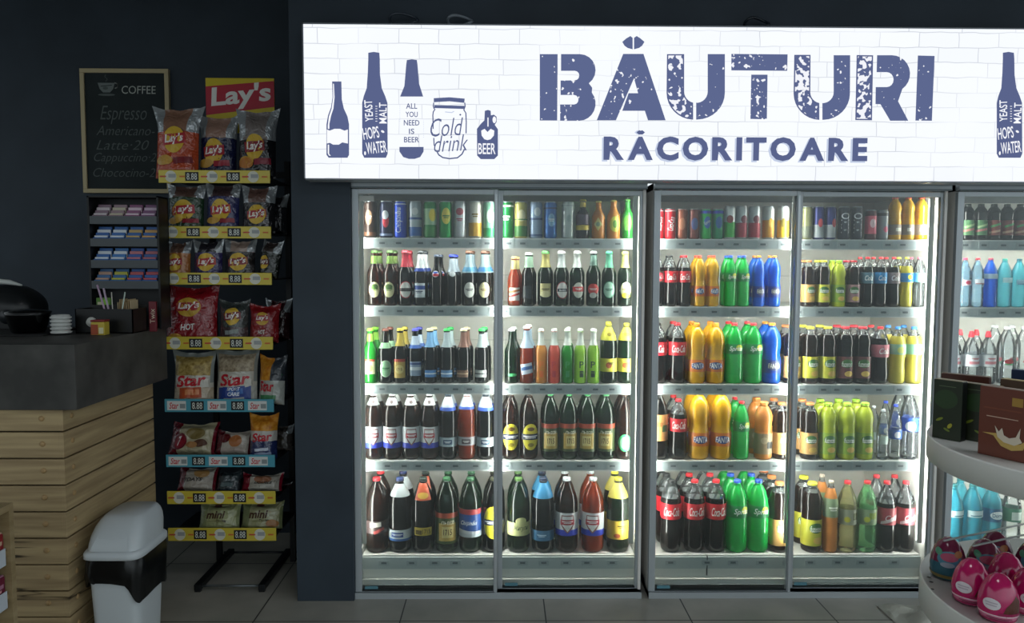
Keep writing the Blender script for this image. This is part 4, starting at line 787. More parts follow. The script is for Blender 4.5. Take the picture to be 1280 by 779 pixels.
p = zl(845, 588); d.text('BEER', p[0], p[1], 48 * q, INKW, w=78 * q, bold=.01); mb.build('jug_drawing', sign)
for i, (px, r, c, lb) in enumerate(((505, .058, '#39424c', 'left clear plastic coil lying on top of the sign'), (575, .05, '#828b94', 'pale plastic coil on top of the sign above the jar drawing'), (945, .05, '#1c242c', 'dark cable coil on top of the sign above the wide letters'))):
    p = on_y(px, 28, -.09); 
    e = MB().tube([(r * math.cos(a) , .02 * math.sin(a * 2), (r * .42) * math.sin(a)) for a in [2 * PI * k / 24 for k in range(25)]], .006, P(c, .25)).build('cable_coil', None, (p.x, -.10, sz1 + r * .42 + .006)); tag(e, lb, 'coil', 'coils on the sign top')

# ------------------------------------------------------------------ bar counter at the left
CY = -0.68; CX = on_y(93, 430, CY).x; CZ = on_y(93, 431, CY).z; CZ0 = on_y(93, 513, CY).z; CB = 0.045
counter = empty('bar_counter', (CX - .8, -.3, 0), 0, 'bar counter of pale wood boards with thick dark stone-look top', 'counter')
co = Vector((CX - .8, -.3, 0)); R0 = lambda x, y, z: (x - co.x, y - co.y, z - co.z)
MB().box(R0(CX - 1.7, CY, CZ0), R0(CX, CB, CZ), M_SLAB, .003).build('counter_top', counter)
WX = CX - .062; WY = CY + .022
pl = MB(); pitch = .0964; z = CZ0; zt = CZ0 - .0785
bounds = []
while z > 0.02:
    bounds.append((max(zt, 0.0), z)); z = zt - .006; zt = zt - pitch
for a, b in bounds:
    pl.box(R0(CX - 1.7, WY, a), R0(WX - .016, WY + .018, b), M_OAK, .0015); pl.box(R0(WX - .018, WY + .0005, a), R0(WX, CB - .01, b), M_OAK, .0015)
pl.box(R0(CX - 1.69, WY + .02, 0), R0(WX - .02, CB - .012, CZ0), P('#15110c', .8)); pl.build('plank_base', counter)
for a, b in bounds:
    zc_ = (a + b) / 2 + .005
    if b - a < .05: continue
    MB().lathe([(.0095, 0), (.0095, .003), (.006, .005), (0, .0055)], P('#a88a5e', .5), 14).build('screw_cap', counter)
    o = counter.children[-1]; o.rotation_euler = (PI / 2, 0, 0); o.location = R0(WX - .074, WY, zc_)
    o2 = link('screw_cap', o.data, counter, R0(WX, WY + .055, zc_)); o2.rotation_euler = (0, PI / 2, 0)

# things on the counter
TZ = CZ
e = MB().box((-.36, -.15, 0), (.36, .15, .006), P('#0c0d0e', .7), .002).build('bar_mat', None, (CX - .66, CY + .40, TZ)); e.rotation_euler = (0, 0, .12); tag(e, 'black rubber mat lying on the bar counter', 'mat')
p = on_z(10, 408, TZ); mx = CX - .50
cm = empty('coffee_grinder', (on_y(-3, 400, CY + .57).x, CY + .66, TZ + .0065), 0, 'black rounded coffee machine with white top trim on the counter', 'coffee machine')
b = MB(); b.grid(lambda u, v: (.13 * math.copysign(abs(math.cos(u * 2 * PI)) ** .6, math.cos(u * 2 * PI)) * (1 if v < .45 else math.cos((v - .45) / .55 * PI / 2) ** .5), .11 * math.copysign(abs(math.sin(u * 2 * PI)) ** .6, math.sin(u * 2 * PI)) * (1 if v < .45 else math.cos((v - .45) / .55 * PI / 2) ** .5), .185 * v), 28, 14, P('#15181a', .35)); b.build('housing', cm)
b = MB(); b.tube([(-.10, -.06, .178), (-.05, -.075, .192), (0, -.08, .197), (.05, -.08, .193), (.095, -.07, .180)], [.008, .012, .012, .011, .004], P('#c8ccc8', .4)); b.build('top_trim', cm)
b = MB(); b.lathe([(.022, 0), (.03, .012), (.03, .02), (0, .02)], P('#22262a', .3), 16); o = b.build('dial', cm, (.06, -.108, .05)); o.rotation_euler = (PI / 2, 0, 0)
p = on_y(40, 404, CY + .42)
bo = empty('smoked_bowl', (p.x + .01, CY + .38, TZ + .0065), 0, 'dark smoked plastic tray between the coffee machine and white lids', 'tray')
MB().lathe([(0, .002), (.055, 0), (.06, .006), (.078, .07), (.082, .078), (.079, .078), (.073, .07), (.056, .01), (0, .008)], L('smoke'), 28).build('bowl', bo); MB().lathe([(.083, .078), (.083, .084), (.03, .092), (0, .094)], L('smoke'), 28).build('bowl_cover', bo)
p = on_y(76, 400, CY + .36)
for k in range(5):
    e = empty('cup_lid', (p.x, CY + .36, TZ + .0065 + k * .0145), 0, f'white plastic cup lid, {ORD[k + 1]} from the bottom of the stack on the counter', 'cup lid', 'stack of white cup lids')
    MB().lathe([(.0, .002), (.036, .0), (.038, .003), (.038, .007), (.034, .0075), (.031, .0135), (.028, .0142), (.027, .0125), (0, .0125)], P('#d4d6d2', .45), 26).build('lid_disc', e)
    MB().box((-.006, -.024, .0142 - .0015), (.006, -.017, .0142), P('#9a9c98')).build('sip_hole', e)
# sugar tin
p = on_y(125, 402, CY + .36)
tn = empty('sweetener_tin', (p.x, CY + .36, TZ), 0, 'small yellow and red tin in front of the black holder', 'tin')
b = MB().box((-.027, -.02, 0), (.027, .02, .052), P('#c8b040', .4), .004); d = Decal(b, lambda u, v, k: (u, -.02 - k, v)); d.rect(-.012, .022, .014, .02, P('#a84a24')); d.rect(.014, .018, .009, .012, P('#e0d8b0')); b.build('tin_body', tn)
MB().box((-.028, -.021, .052), (.028, .021, .060), P('#8a2a2c', .4), .003).build('tin_lid', tn)
# black holder with straws
p0 = on_y(101, 400, CY + .46); p1 = on_y(172, 400, CY + .46); hx = (p0.x + p1.x) / 2; hwid = (p1.x - p0.x) / 2
hd = empty('straw_holder', (hx, CY + .48, TZ), 0, 'black open napkin and straw holder on the counter', 'holder')
b = MB(); wl_ = .004; hgt = .098
for (a, c_) in (((-hwid, -.06, 0), (hwid, .06, .004)), ((-hwid, -.06, 0), (hwid, -.06 + wl_, hgt)), ((-hwid, .056, 0), (hwid, .06, hgt + .01)), ((-hwid, -.06, 0), (-hwid + wl_, .06, hgt)), ((hwid - wl_, -.06, 0), (hwid, .06, hgt))): b.box(a, c_, P('#0b0c0d', .4))
b.build('holder_box', hd)
b = MB().lathe([(.0, 0), (.021, 0), (.021, .003), (.013, .02), (0, .02)], P('#d4d4cc', .6), 18); o = b.build('paper_cup_sleeve', None, (hx - hwid * .42, CY + .48 - .0665, TZ + .045)); o.rotation_euler = (PI / 2, 0, 0); o.name = 'paper_roundel'; o.parent = hd; o.location = (-hwid * .42, -.061, .045); o.rotation_euler = (PI / 2, 0, 0)
for i, (dx, dy, tx, hh_, c, r, lb) in enumerate(((.014, -.035, -.05, .19, '#b89ab4', .004, 'lilac drinking straw leaning left in the black holder'), (.028, -.040, -.005, .16, '#d8d4c8', .002, 'thin upright wooden stirrer in the black holder'), (.045, -.035, .03, .16, '#c4d4c8', .0025, 'pale straw leaning right in the black holder'), (.012, -.012, -.035, .175, '#c8b4c8', .004, 'pink striped straw behind the lilac straw'))):
    e = MB().tube([(0, 0, 0), (tx * .5, 0, hh_ * .5), (tx, 0, hh_)], r, P(c, .5)).build('drinking_straw', None, (hx + dx, CY + .48 + dy, TZ + .0048)); tag(e, lb, 'straw', 'straws in the holder')
b = MB()
for k in range(7): b.box((-.03 + k * .0085, -.03, 0), (-.03 + k * .0085 + .002, .035, .118 + .004 * ((k * 3) % 4)), P(['#c8b490', '#b89f78'][k % 2], .8))
e = b.build('napkin_stack', None, (hx + hwid * .52, CY + .50, TZ + .0045)); tag(e, 'bundle of beige paper napkins standing in the black holder', 'napkins')
b = MB().box((-.015, -.006, 0), (.015, .006, .125), P('#6a1420', .4), .003); d = Decal(b, lambda u, v, k: (u, -.006 - k, v)); d.text('Twix', 0, .065, .02, P('#d8c8b0'), w=.06, rot=PI / 2); e = b.build('candy_bar', None, (hx + hwid + .045, CY + .50, TZ)); tag(e, 'dark red candy bar standing at the right end of the counter', 'candy bar')
b = MB().box((-.03, -.008, 0), (.03, .008, .05), P('#5a8a2c', .4), .003); d = Decal(b, lambda u, v, k: (u, -.008 - k, v)); d.ell(.008, .026, .015, .018, P('#8ac83a')); d.rect(-.015, .02, .009, .012, P('#d8d0b0')); e = b.build('gum_bag', None, (hx - hwid + .035, CY + .58, TZ + .086)); tag(e, 'small green sweets packet above the black holder', 'sweets')
MB().box((-.04, -.012, 0), (.04, .012, .085), P('#101214', .5)).build('packet_stand', None, (hx - hwid + .035, CY + .58, TZ)); tag(bpy.data.objects['packet_stand'], 'low black stand under the green sweets packet', 'stand')
# chewing gum rack
GYf = CY + .62; g0 = on_y(110, 300, GYf); g1 = on_y(199, 300, GYf); gx = (g0.x + g1.x) / 2; gw = (g1.x - g0.x) / 2; gtop = on_y(150, 245, GYf).z
gr = empty('gum_rack', (gx, GYf, TZ), 0, 'black four-tier chewing gum rack standing on the counter under the chalkboard', 'rack')
GT = gtop - TZ; b = MB()
b.box((-gw, 0, 0), (-gw + .008, .095, GT), M_BLACKM); b.box((gw - .008, 0, 0), (gw, .095, GT), M_BLACKM); b.box((-gw, .088, 0), (gw, .095, GT), M_BLACKM); b.box((-gw, 0, GT - .006), (gw, .095, GT), M_BLACKM); b.build('rack_frame', gr)
tiers = [(262, 276, 0), (290, 304, 1), (316, 331, 2), (345, 357, 3)]
tilt = math.radians(40)
GUM = [[('#8a7080', '#d8ccd0'), ('#9a8088', '#c8c0a8'), ('#8a5078', '#e0c8d4'), ('#7a4a74', '#d0b8cc')], [('#2a62a8', '#e4e8ec'), ('#2f6ab0', '#dfe6ec'), ('#2a62a8', '#c8a868'), ('#2a62a8', '#cfa05c')], [('#2c66ac', '#dfe6ec'), ('#3a7abc', '#e4e8ec'), ('#2c5aa8', '#c87a84'), ('#2a5a9c', '#b86a74')], [('#3a6a9c', '#c8a088'), ('#2f6aa0', '#c4c048'), ('#2a60a8', '#c85a5c'), ('#2a60a8', '#c4545c')]]
GN = ['mauve', 'blue']; COLW = ['top', 'second', 'third', 'bottom']
for (yt, yl, i) in tiers:
    zl_ = on_y(150, yl, GYf).z - TZ
    t = MB(); t.box((-gw + .009, 0, zl_ - .014), (gw - .009, .003, zl_ + .020), P('#4a5054', .25)); t.box((-gw + .009, .003, zl_ - .014), (gw - .009, .085, zl_ - .010), M_BLACKM); t.build('tier_tray', gr)
    bw = (2 * gw - .03) / 4
    for k in range(4):
        e = empty('gum_box', (gx - gw + .015 + bw * (k + .5), GYf + .006, TZ + zl_ - .0095), 0, f'{["mauve", "blue", "blue", "blue"][i]} chewing gum box, {ORD[k + 1]} from left on the {COLW[i]} tier', 'gum box', 'chewing gum boxes in the black rack')
        c1, c2 = GUM[i][k]; rot = Matrix.Rotation(math.radians(-35), 3, 'X')
        b = MB(); b.box((-bw / 2 + .002, 0, 0), (bw / 2 - .002, .055, .034), P(c1, .35), .002)
        b.build('carton', e)
        for q_ in range(4):
            s = MB(); zz = .034; s.box((-bw / 2 + .006, .004 + q_ * .013, zz), (bw / 2 - .006, .014 + q_ * .013, zz + .008 + q_ * .013), P(c2 if q_ % 2 == 0 else c1, .3), .002); s.build('gum_pack', e)

# ------------------------------------------------------------------ chalkboard
BY = .775
c0 = on_y(104, 241, BY); c1 = on_y(210, 86, BY); cw, ch = (c1.x - c0.x) / 2, (c1.z - c0.z) / 2
cb = empty('chalkboard', ((c0.x + c1.x) / 2, BY, (c0.z + c1.z) / 2), 0, 'wood framed chalkboard coffee menu hanging on the dark wall', 'chalkboard')
fw = .022; b = MB(); FM = P('#c8b78e', .55)
for (a, c_) in (((-cw, 0, -ch), (cw, .024, -ch + fw)), ((-cw, 0, ch - fw), (cw, .024, ch)), ((-cw, 0, -ch + fw), (-cw + fw, .024, ch - fw)), ((cw - fw, 0, -ch + fw), (cw, .024, ch - fw))): b.box(a, c_, FM, .002)
b.build('frame', cb)
b = MB().box((-cw + fw - .002, .008, -ch + fw - .002), (cw - fw + .002, .014, ch - fw + .002), noisy('slate', '#222a2b', '#2a3233', 6, .7)); b.build('slate', cb)
CHK = P('#a4aaa4', .9); CHK2 = P('#626a68', .9)
b = MB(); d = Decal(b, lambda u, v, k: (u, .008 - k, v), .0002, .0006)
def B(px, py): p = on_y(px, py, BY); return (p.x - cb.location.x, p.z - cb.location.z)
def bt(s, px0, px1, py0, py1, mat, sh=0.35, bold=-.008, rot=.0):
    p = B((px0 + px1) / 2, (py0 + py1) / 2); d.text(s, p[0], p[1], abs(B(0, py0)[1] - B(0, py1)[1]), mat, w=B(px1, 0)[0] - B(px0, 0)[0], shear=sh, bold=bold, rot=rot); d.k -= .0002
def bt2(*args, **kw):
    global b, d
    b = MB(); d = Decal(b, lambda u, v, k: (u, .008 - k, v), .0002, .0006); bt(*args, **kw); b.build('chalk_line', cb)
bt2('COFFEE', 151, 194, 107, 117, P('#b8bcb4', .9), .05, .0)
bt2('Espresso', 124, 183, 132, 155, CHK2); bt2('Americano-', 119, 193, 157, 169, CHK2); bt2('Latte·20', 119, 186, 175, 187, CHK2); bt2('Cappuccino·20', 116, 203, 191, 205, CHK2); bt2('Chococino-20', 115, 202, 210, 221, CHK2)
b = MB(); d = Decal(b, lambda u, v, k: (u, .008 - k, v), .0002, .0006)
cc = B(132, 108)
d.poly([(cc[0] - .045, cc[1] + .02), (cc[0] + .045, cc[1] + .02), (cc[0] + .035, cc[1] - .012), (cc[0] + .018, cc[1] - .03), (cc[0] - .018, cc[1] - .03), (cc[0] - .035, cc[1] - .012)], P('#7c8482', .9))
d.rect(cc[0], cc[1] + .005, .03, .002, P('#2a3233', .9), .1); d.ell(cc[0] - .005, cc[1] - .008, .014, .008, P('#59625f', .9)); d.ell(cc[0], cc[1] - .042, .045, .006, CHK2)
for k in range(9):
    a = -1.2 + 2.4 * k / 8; d.rect(cc[0] + .042 + .018 * math.cos(a), cc[1] + .006 + .014 * math.sin(a), .004, .0025, CHK, a + PI / 2, 2, 1); d.k -= .0002
for k in range(6): d.rect(cc[0] + .006 * math.sin(k * 1.2), cc[1] + .03 + k * .006, .0012, .004, CHK2, 0, 1, 1); d.k -= .0002
b.build('cup_drawing', cb)

# ------------------------------------------------------------------ snack rack
RY = .06
rk = empty('snack_rack', (on_y(275, 500, RY).x, RY, 0), 0, 'tall black metal snack rack with price strips beside the dark pillar', 'rack')
ro = rk.location.copy(); RM = P('#14171a', .4, .3)
rx0, rx1 = on_y(206, 500, RY).x - ro.x, on_y(342.5, 500, RY).x - ro.x
b = MB()
for xx in (rx0 + .10, rx1 - .02): b.box((xx - .012, .33, .0), (xx + .012, .355, 1.98), RM)
b.box((rx0 + .10, .335, .20), (rx1 - .02, .35, .225), RM); b.box((rx0 + .10, .335, 1.9), (rx1 - .02, .35, 1.93), RM); b.build('uprights', rk)
for px in (238, 320):
    xx = on_z(px, 750, 0).x - ro.x; b = MB(); b.box((xx - .015, -.02, .008), (xx + .015, .42, .035), RM, .003); b.box((xx - .013, -.018, 0), (xx + .013, .0, .008), P('#08090a')); b.build('leg', rk)
xa, xb = on_z(238, 750, 0).x - ro.x, on_z(320, 750, 0).x - ro.x
MB().tube([(xa, .0, .022), (xb, .0, .022)], .006, P('#6a7072', .3, .6)).build('crossbar', rk); MB().tube([(rx0 + .10, .40, .022), (rx1 - .02, .40, .022)], .006, RM).build('crossbar', rk)
STR = [(213, 229, 0), (283, 298, 0), (341, 356, 0), (421, 437, 0), (499, 515, 1), (568.6, 583.8, 1), (614, 630, 0), (660, 676, 0)]
YEL, BLU = P('#d8c448', .25), P('#4fa0b4', .3)
RZ, RFL = [], []
for i, (ya, yb, bl) in enumerate(STR):
    za_, zb_ = on_y(275, ya, RY).z, on_y(275, yb, RY).z; RZ.append(za_); RFL.append(zb_ + .024)
    b = MB(); b.box((rx0, .006, zb_ + .02), (rx1, .33, zb_ + .024), RM)
    sh = b.build('shelf', rk)
    b = MB(); b.box((rx0, -.004, zb_), (rx1, .004, za_), BLU if bl else YEL, .0015)
    d = Decal(b, lambda u, v, k: (u, -.004 - k, v), .0003, .0006); zc_ = (za_ + zb_) / 2; hz = (za_ - zb_) / 2; ww = rx1 - rx0
    for fx in (.11, .48, .85):
        xx = rx0 + ww * fx
        if bl: d.rect(xx, zc_, .042, hz * .72, P('#d8dcd8')); d.text('Star', xx - .012, zc_, hz * 1.0, P('#c8202c'), w=.042, shear=.25, bold=.015); d.rect(xx + .027, zc_ - .002, .012, hz * .35, P('#8a9496')); d.k -= .0006
        else: d.ell(xx, zc_, .025, hz * .9, P('#dcdccc')); d.rect(xx + .006, zc_ + .003, .016, hz * .3, P('#a4a8a8')); d.rect(xx - .034, zc_, .014, hz * .12, P('#c85038')); d.rect(xx + .05, zc_, .012, hz * .12, P('#d07030')); d.k -= .0009
    for fx in (.30, .67):
        xx = rx0 + ww * fx; d.rect(xx, zc_, .029, hz * .70, P('#15181a')); d.text('8.88', xx, zc_, hz * 1.0, P('#e4e8e0'), w=.045, bold=.0); d.k -= .0006
    b.build('price_strip', sh)
# header board
HBY = .26
h0 = on_y(258, 150, RY + HBY); h1 = on_y(342.5, 98, RY + HBY); hxc = (h0.x + h1.x) / 2 - ro.x; hwd = (h1.x - h0.x) / 2; hzc = (h0.z + h1.z) / 2; hhh = (h1.z - h0.z) / 2 + .03
b = MB(); b.box((hxc - hwd, HBY, hzc - hhh - .03), (hxc + hwd, HBY + .006, hzc + hhh - .03), P('#d8c020', .35)); d = Decal(b, lambda u, v, k: (u, HBY - k, v), .0004, .0008)
d.poly([(hxc - hwd, hzc - .075), (hxc - hwd, hzc + .058), (hxc + hwd, hzc + .085), (hxc + hwd, hzc - .035)], P('#b81c34', .35)); d.text("Lay's", hxc + .003, hzc + .012, .115, P('#ecebe4'), w=hwd * 1.78, bold=.03, shear=.12, rot=.10)
b.box((hxc - .03, HBY + .006, hzc - .05), (hxc + .03, .335, hzc - .03), RM)
b.build('header_board', rk)

# bags
def bag(label, px0, px1, py0, shelf, T, zone, art, lean=.12, y_off=.0, rz=0.0, flare=.10, seed=0, name='snack_bag', cat='snack bag', group='snack bags on the rack', base=None, ry=0.0):
    zb = RFL[shelf] + .0015 if base is None else base
    Yb = RY + .016 + T + y_off
    x0, x1 = on_y(px0, 300, Yb).x, on_y(px1, 300, Yb).x; zt = on_y((px0 + px1) / 2, py0, Yb).z
    w, h = (x1 - x0) / 2, zt - zb
    def thick(u, v):   # u -1..1, v 0..1
        a = max(0.0, 1 - abs(u) ** 2.6) ** .7; bb = min(1.0, max(0.0, (v - .0) / .09)) * min(1.0, max(0.0, (.93 - v) / .22)); bb = math.sin(bb * PI / 2)
        n_ = noise.noise(Vector((u * 2.2 + seed * 7.3, v * 3.5, seed))) * .22 + noise.noise(Vector((u * 6, v * 7 + seed * 3.1, seed))) * .09
        return T * a * bb * (1 + n_) + .0012
    def shape(u, v):
        wv = w * (1 + flare * max(0, (v - .7) / .3) ** 1.5 - .035 * math.sin(v * PI))
        wav = .004 * math.sin(u * 9 + seed) * max(0, (v - .82) / .18) + (.010 * noise.noise(Vector((u * 3, seed * 2.7, v))) * max(0, (v - .75) / .25))
        zz = h * v + (.018 * abs(u) ** 2 - .008) * max(0, (v - .8) / .2) + .003 * noise.noise(Vector((u * 4, 3.3, seed)))
        if v <= .001: zz = 0
        return Vector((u * wv, wav, zz))
    root = empty(name, ((x0 + x1) / 2, Yb, zb), rz, label, cat, group); root.rotation_euler = (-lean, ry, rz)
    b = MB(); nu, nv = 18, 22
    for sg in (-1, 1):
        b.grid(lambda a, v, sg=sg: (lambda u: shape(u, v) + Vector((0, sg * thick(u, v), 0)))((2 * a - 1) * (-sg)), nu, nv, None, True, lambda a, v, sg=sg: zone((2 * a - 1) * (-sg), v))
    fo = b.build('film', root); Mx = Matrix.Rotation(rz, 3, 'Z') @ Matrix.Rotation(ry, 3, 'Y') @ Matrix.Rotation(-lean, 3, 'X')
    root.location.z = zb - min((Mx @ v.co).z for v in fo.data.vertices)
    if art:
        a = MB(); 
        def fn(U, V, k):
            u = max(-1, min(1, U / w)); v = max(0, min(1, V / h)); p = shape(u, v); p.y -= thick(u, v) + k + .0012; return p
        d = Decal(a, fn, .0005, .0008, w * .2)
        for op in art:
            m = P(op[-1], .35); 
            if op[0] == 'ell': d.ell(op[1] * w, op[2] * h, op[3] * w, op[4] * h, m, rot=op[5] if len(op) > 6 else 0)
            elif op[0] == 'rect': d.rect(op[1] * w, op[2] * h, op[3] * w, op[4] * h, m, rot=op[5] if len(op) > 6 else 0)
            elif op[0] == 'poly': d.poly([(x * w, y * h) for x, y in op[1]], m)
            elif op[0] == 'txt': d.text(op[1], op[2] * w, op[3] * h, op[4] * h, m, w=op[5] * w, bold=.03, shear=.2, rot=op[6] if len(op) > 7 else 0)
        a.build('print', root)
    return root
FOILS = {}
def foil(c, rough=.2, metal=0.0):
    if c in FOILS: return FOILS[c]
    m = bpy.data.materials.new('crinkled_film_' + c.lstrip('#')); m.use_nodes = True; n, l = m.node_tree.nodes, m.node_tree.links; b = n['Principled BSDF']
    b.inputs['Base Color'].default_value = lin(c); b.inputs['Roughness'].default_value = rough; b.inputs['Metallic'].default_value = metal; b.inputs['Specular IOR Level'].default_value = .9
    tc = n.new('ShaderNodeTexCoord'); nz = n.new('ShaderNodeTexNoise'); nz.inputs['Scale'].default_value = 26; nz.inputs['Detail'].default_value = 3; nz.inputs['Distortion'].default_value = 1.2
    bp = n.new('ShaderNodeBump'); bp.inputs['Strength'].default_value = .85; bp.inputs['Distance'].default_value = .012
    l.new(tc.outputs['Object'], nz.inputs[0]); l.new(nz.outputs[0], bp.inputs['Height']); l.new(bp.outputs[0], b.inputs['Normal']); FOILS[c] = m; return m
SIL = foil('#b4babd', .2, .5)
def chipzone(c, photo, edge=SIL, hi=.60):
    F_, PH = foil(c), foil(photo)
    def z(u, v):
        if v > hi:
            if abs(u) > .62 - .25 * (v - hi): return edge
            return PH
        return F_
    return z
def lays(v=.46, s=1.0, band='#b02634', tag_='#8a1c2c', u=0.0): return [('ell', u, v, .56 * s, .21 * s, '#d8b23c'), ('rect', u, v + .005, .60 * s, .085 * s, .12, 0, band), ('txt', "Lay's", u, v + .005, .17 * s, 1.0 * s, .12, '#f4f0ea')] + ([('rect', u + .42, .23, .42, .045, .08, 0, tag_), ('ell', u - .45, .23, .42, .07, '#c89a40')] if tag_ else [])
bag('large orange crisps bag at the left end of the top shelf', 197, 250, 133, 0, .045, chipzone('#b8451c', '#8a6450', hi=.62), lays(.52, .9, '#b02a34', '#7a1c24'), seed=1, flare=.28)
bag('purple blue crisps bag in the middle of the top shelf', 251, 297, 144, 0, .042, chipzone('#1c2144', '#9a7868', hi=.62), lays(.42, .95, '#a82a34', '#a02234', -.08), seed=2, flare=.14, y_off=.055)
bag('black crisps bag at the right end of the top shelf', 299, 346, 136, 0, .042, chipzone('#16161a', '#7a706c', hi=.56), lays(.44, .9, '#8a2430', '#8a2034') + [('ell', -.45, .2, .4, .08, '#c07a34')], seed=3, flare=.2, y_off=.012)
bag('green crisps bag on the second shelf', 210, 255, 231, 1, .036, chipzone('#1c3a1e', '#5a443c', hi=.72), lays(.45, 1.05), seed=4)
bag('blue crisps bag on the second shelf', 258, 299, 230, 1, .036, chipzone('#24285c', '#4a3a3c', hi=.72), lays(.45, 1.05), seed=5)
bag('black crisps bag with brown top on the second shelf', 303, 344, 233, 1, .036, chipzone('#1a1a1c', '#6a5048', hi=.62), lays(.38, 1.0, '#a82a34', None), seed=6)
bag('half hidden orange crisps bag at left of the third shelf', 207, 237, 302, 2, .032, chipzone('#a86a34', '#6a5044', hi=.66), lays(.42, 1.1, '#a82a34', None, -.15), seed=7)
bag('violet crisps bag on the third shelf', 241, 277, 301, 2, .029, chipzone('#2a2458', '#2c2a30', hi=.70), lays(.42, 1.15, '#a82a34', None), seed=8)
bag('black crisps bag with pale top on the third shelf', 280, 318, 300, 2, .032, chipzone('#1a181a', '#a08c80', hi=.66), lays(.42, 1.1, '#8a2c34', None), seed=9)
bag('dark green crisps bag leaning right on the third shelf', 319, 349, 303, 2, .030, chipzone('#1a2018', '#3a3230', hi=.66), lays(.40, .9, '#6a242c', None, -.15), seed=10, rz=-.45, ry=.12)
hot = lambda u=0.0: [('ell', u, .62, .48, .17, '#c8a03a'), ('rect', u, .63, .5, .075, .08, 0, '#a02430'), ('txt', "Lay's", u, .635, .15, .85, .08, '#f0ece6'), ('txt', 'HOT', u, .27, .11, .55, .1, '#e8e4e0')]
bag('largest red crisps bag at left of the fourth shelf', 204, 269, 358, 3, .045, lambda u, v: foil('#8c1620'), hot() + [('ell', -.5, .08, .3, .07, '#c8943c')], seed=11, flare=.04)
bag('silver grey crisps bag on the fourth shelf', 272, 308, 376, 3, .034, lambda u, v: foil('#3a403e') if v > .35 else foil('#4a3a3a'), lays(.62, 1.0, '#7a2a30', None) + [('rect', .0, .25, .5, .05, .1, 0, '#8a9492')], seed=12)
bag('red crisps bag at right of the fourth shelf', 309, 347, 381, 3, .038, lambda u, v: foil('#8a1a1e'), hot(.05), seed=13, rz=-.1)
PUFF = noisy('puffed_snacks_in_clear_film', '#8a7238', '#c0a868', 60, .3, bump=.3); PUFF2 = noisy('seeded_snacks_in_clear_film', '#8a7a64', '#bcae94', 70, .3, bump=.3); PUFF3 = noisy('orange_puffs_in_clear_film', '#b86a18', '#d89a38', 50, .3, bump=.3); CLR = P('#8d938f', .2)
def starzone(p, low, hi=.56): 
    return lambda u, v: CLR if v > .93 or (abs(u) > .88 and v > .4) else (p if v > hi else foil('#c4c0b4') if v > .30 else foil(low))
def star(lo, c2): return [('txt', 'Star', 0, .45, .22, 1.5, .08, '#c02030'), ('rect', 0, .22, .55, .10, .05, 0, lo), ('rect', .1, .23, .35, .05, .05, 0, c2)]
bag('puffed snack bag with orange base at left of the fifth shelf', 212, 263, 440, 4, .045, starzone(PUFF, '#b8a890'), star('#b8502c', '#d88a5c'), seed=14)
bag('seeded snack bag with blue base in the middle of the fifth shelf', 266, 318, 437, 4, .045, starzone(PUFF2, '#c0c0b8', .58), star('#24408c', '#4a74b8') + [('poly', [(-.8, .30), (-.45, .30), (-.5, .02), (-.8, .02)], '#24408c'), ('poly', [(.8, .33), (.5, .30), (.5, .02), (.8, .02)], '#24408c'), ('txt', 'CARE', 0, .19, .07, .6, 0, '#e8ecf4'), ('txt', 'SPORT', 0, .28, .06, .65, 0, '#e8ecf4')], seed=15)
bag('orange puffs bag at right of the fifth shelf', 318, 354, 446, 4, .036, lambda u, v: (PUFF3 if u < .1 and v > .5 else foil('#3a4048') if u > .1 and v > .5 else foil('#b4b8b0')), [('txt', 'Star', -.15, .38, .22, 1.2, 0, '#c02030'), ('rect', .0, .14, .6, .06, 0, 0, '#4a8a5c')], seed=16, rz=-.25)
def lie(label, px0, px1, py0, shelf, c1, c2, art, seed, T=.04, name='croissant_pack', lean=.5, y_off=.02, cat='pastry pack', group='pastry packs on the rack', zone=None):
    return bag(label, px0, px1, py0, shelf, T, zone or (lambda u, v: foil(c1) if u < -.55 or u > .85 else foil(c2)), art, lean, y_off, 0, .02, seed, name, cat, group)
dd = lambda t='DOUBLE': [('ell', -.45, .35, .3, .26, '#6a1020'), ('ell', -.45, .35, .24, .20, '#8a1c2c'), ('txt', '7', -.47, .36, .3, .16, 0, '#f0ece8'), ('ell', .2, .6, .4, .18, '#7a6a3c'), ('ell', .45, .3, .3, .12, '#5a3a2c'), ('ell', .1, .25, .25, .1, '#a87a4c')]
lie('burgundy and cream croissant pack at left of the sixth shelf', 203, 262, 531, 5, '#6a1020', '#b0a88a', dd(), 17, T=.04)
lie('dark red croissant pack in the middle of the sixth shelf', 262, 308, 541, 5, '#5a1420', '#b4aca0', [('ell', -.4, .62, .3, .2, '#5a1018'), ('ell', .2, .5, .35, .25, '#a86a3c'), ('rect', .1, .14, .6, .08, 0, 0, '#a89a90')], 18, T=.036)
bag('navy and white snack bag at right of the sixth shelf', 307, 342, 519, 5, .034, lambda u, v: PUFF3 if v > .64 else foil('#c4c0b8') if v > .4 else foil('#222e5c'), [('txt', 'Star', 0, .50, .20, 1.5, .1, '#c02030'), ('rect', 0, .22, .5, .03, .1, 0, '#c8d0e0'), ('rect', .1, .12, .6, .03, .1, 0, '#8a9ab8')], seed=19)
lie('white cake pack with red end at left of the seventh shelf', 213, 262, 588, 6, '#6a1422', '#a8a094', [('ell', .3, .7, .4, .2, '#a8804c'), ('txt', '7DAYS', -.1, .42, .16, 1.0, 0, '#2c2420')], 20, T=.036)
lie('dark cake pack in the middle of the seventh shelf', 263, 293, 592, 6, '#2a3034', '#3a4448', [('rect', 0, .3, .5, .1, 0, 0, '#5a6a6c')], 21, T=.03)
lie('white cake pack with red end at right of the seventh shelf', 295, 347, 596, 6, '#7a1428', '#a8a498', [('ell', .1, .6, .45, .22, '#8a5a3c'), ('txt', 'DOUBLE', .15, .40, .14, .9, 0, '#2c2420')], 22, T=.034)
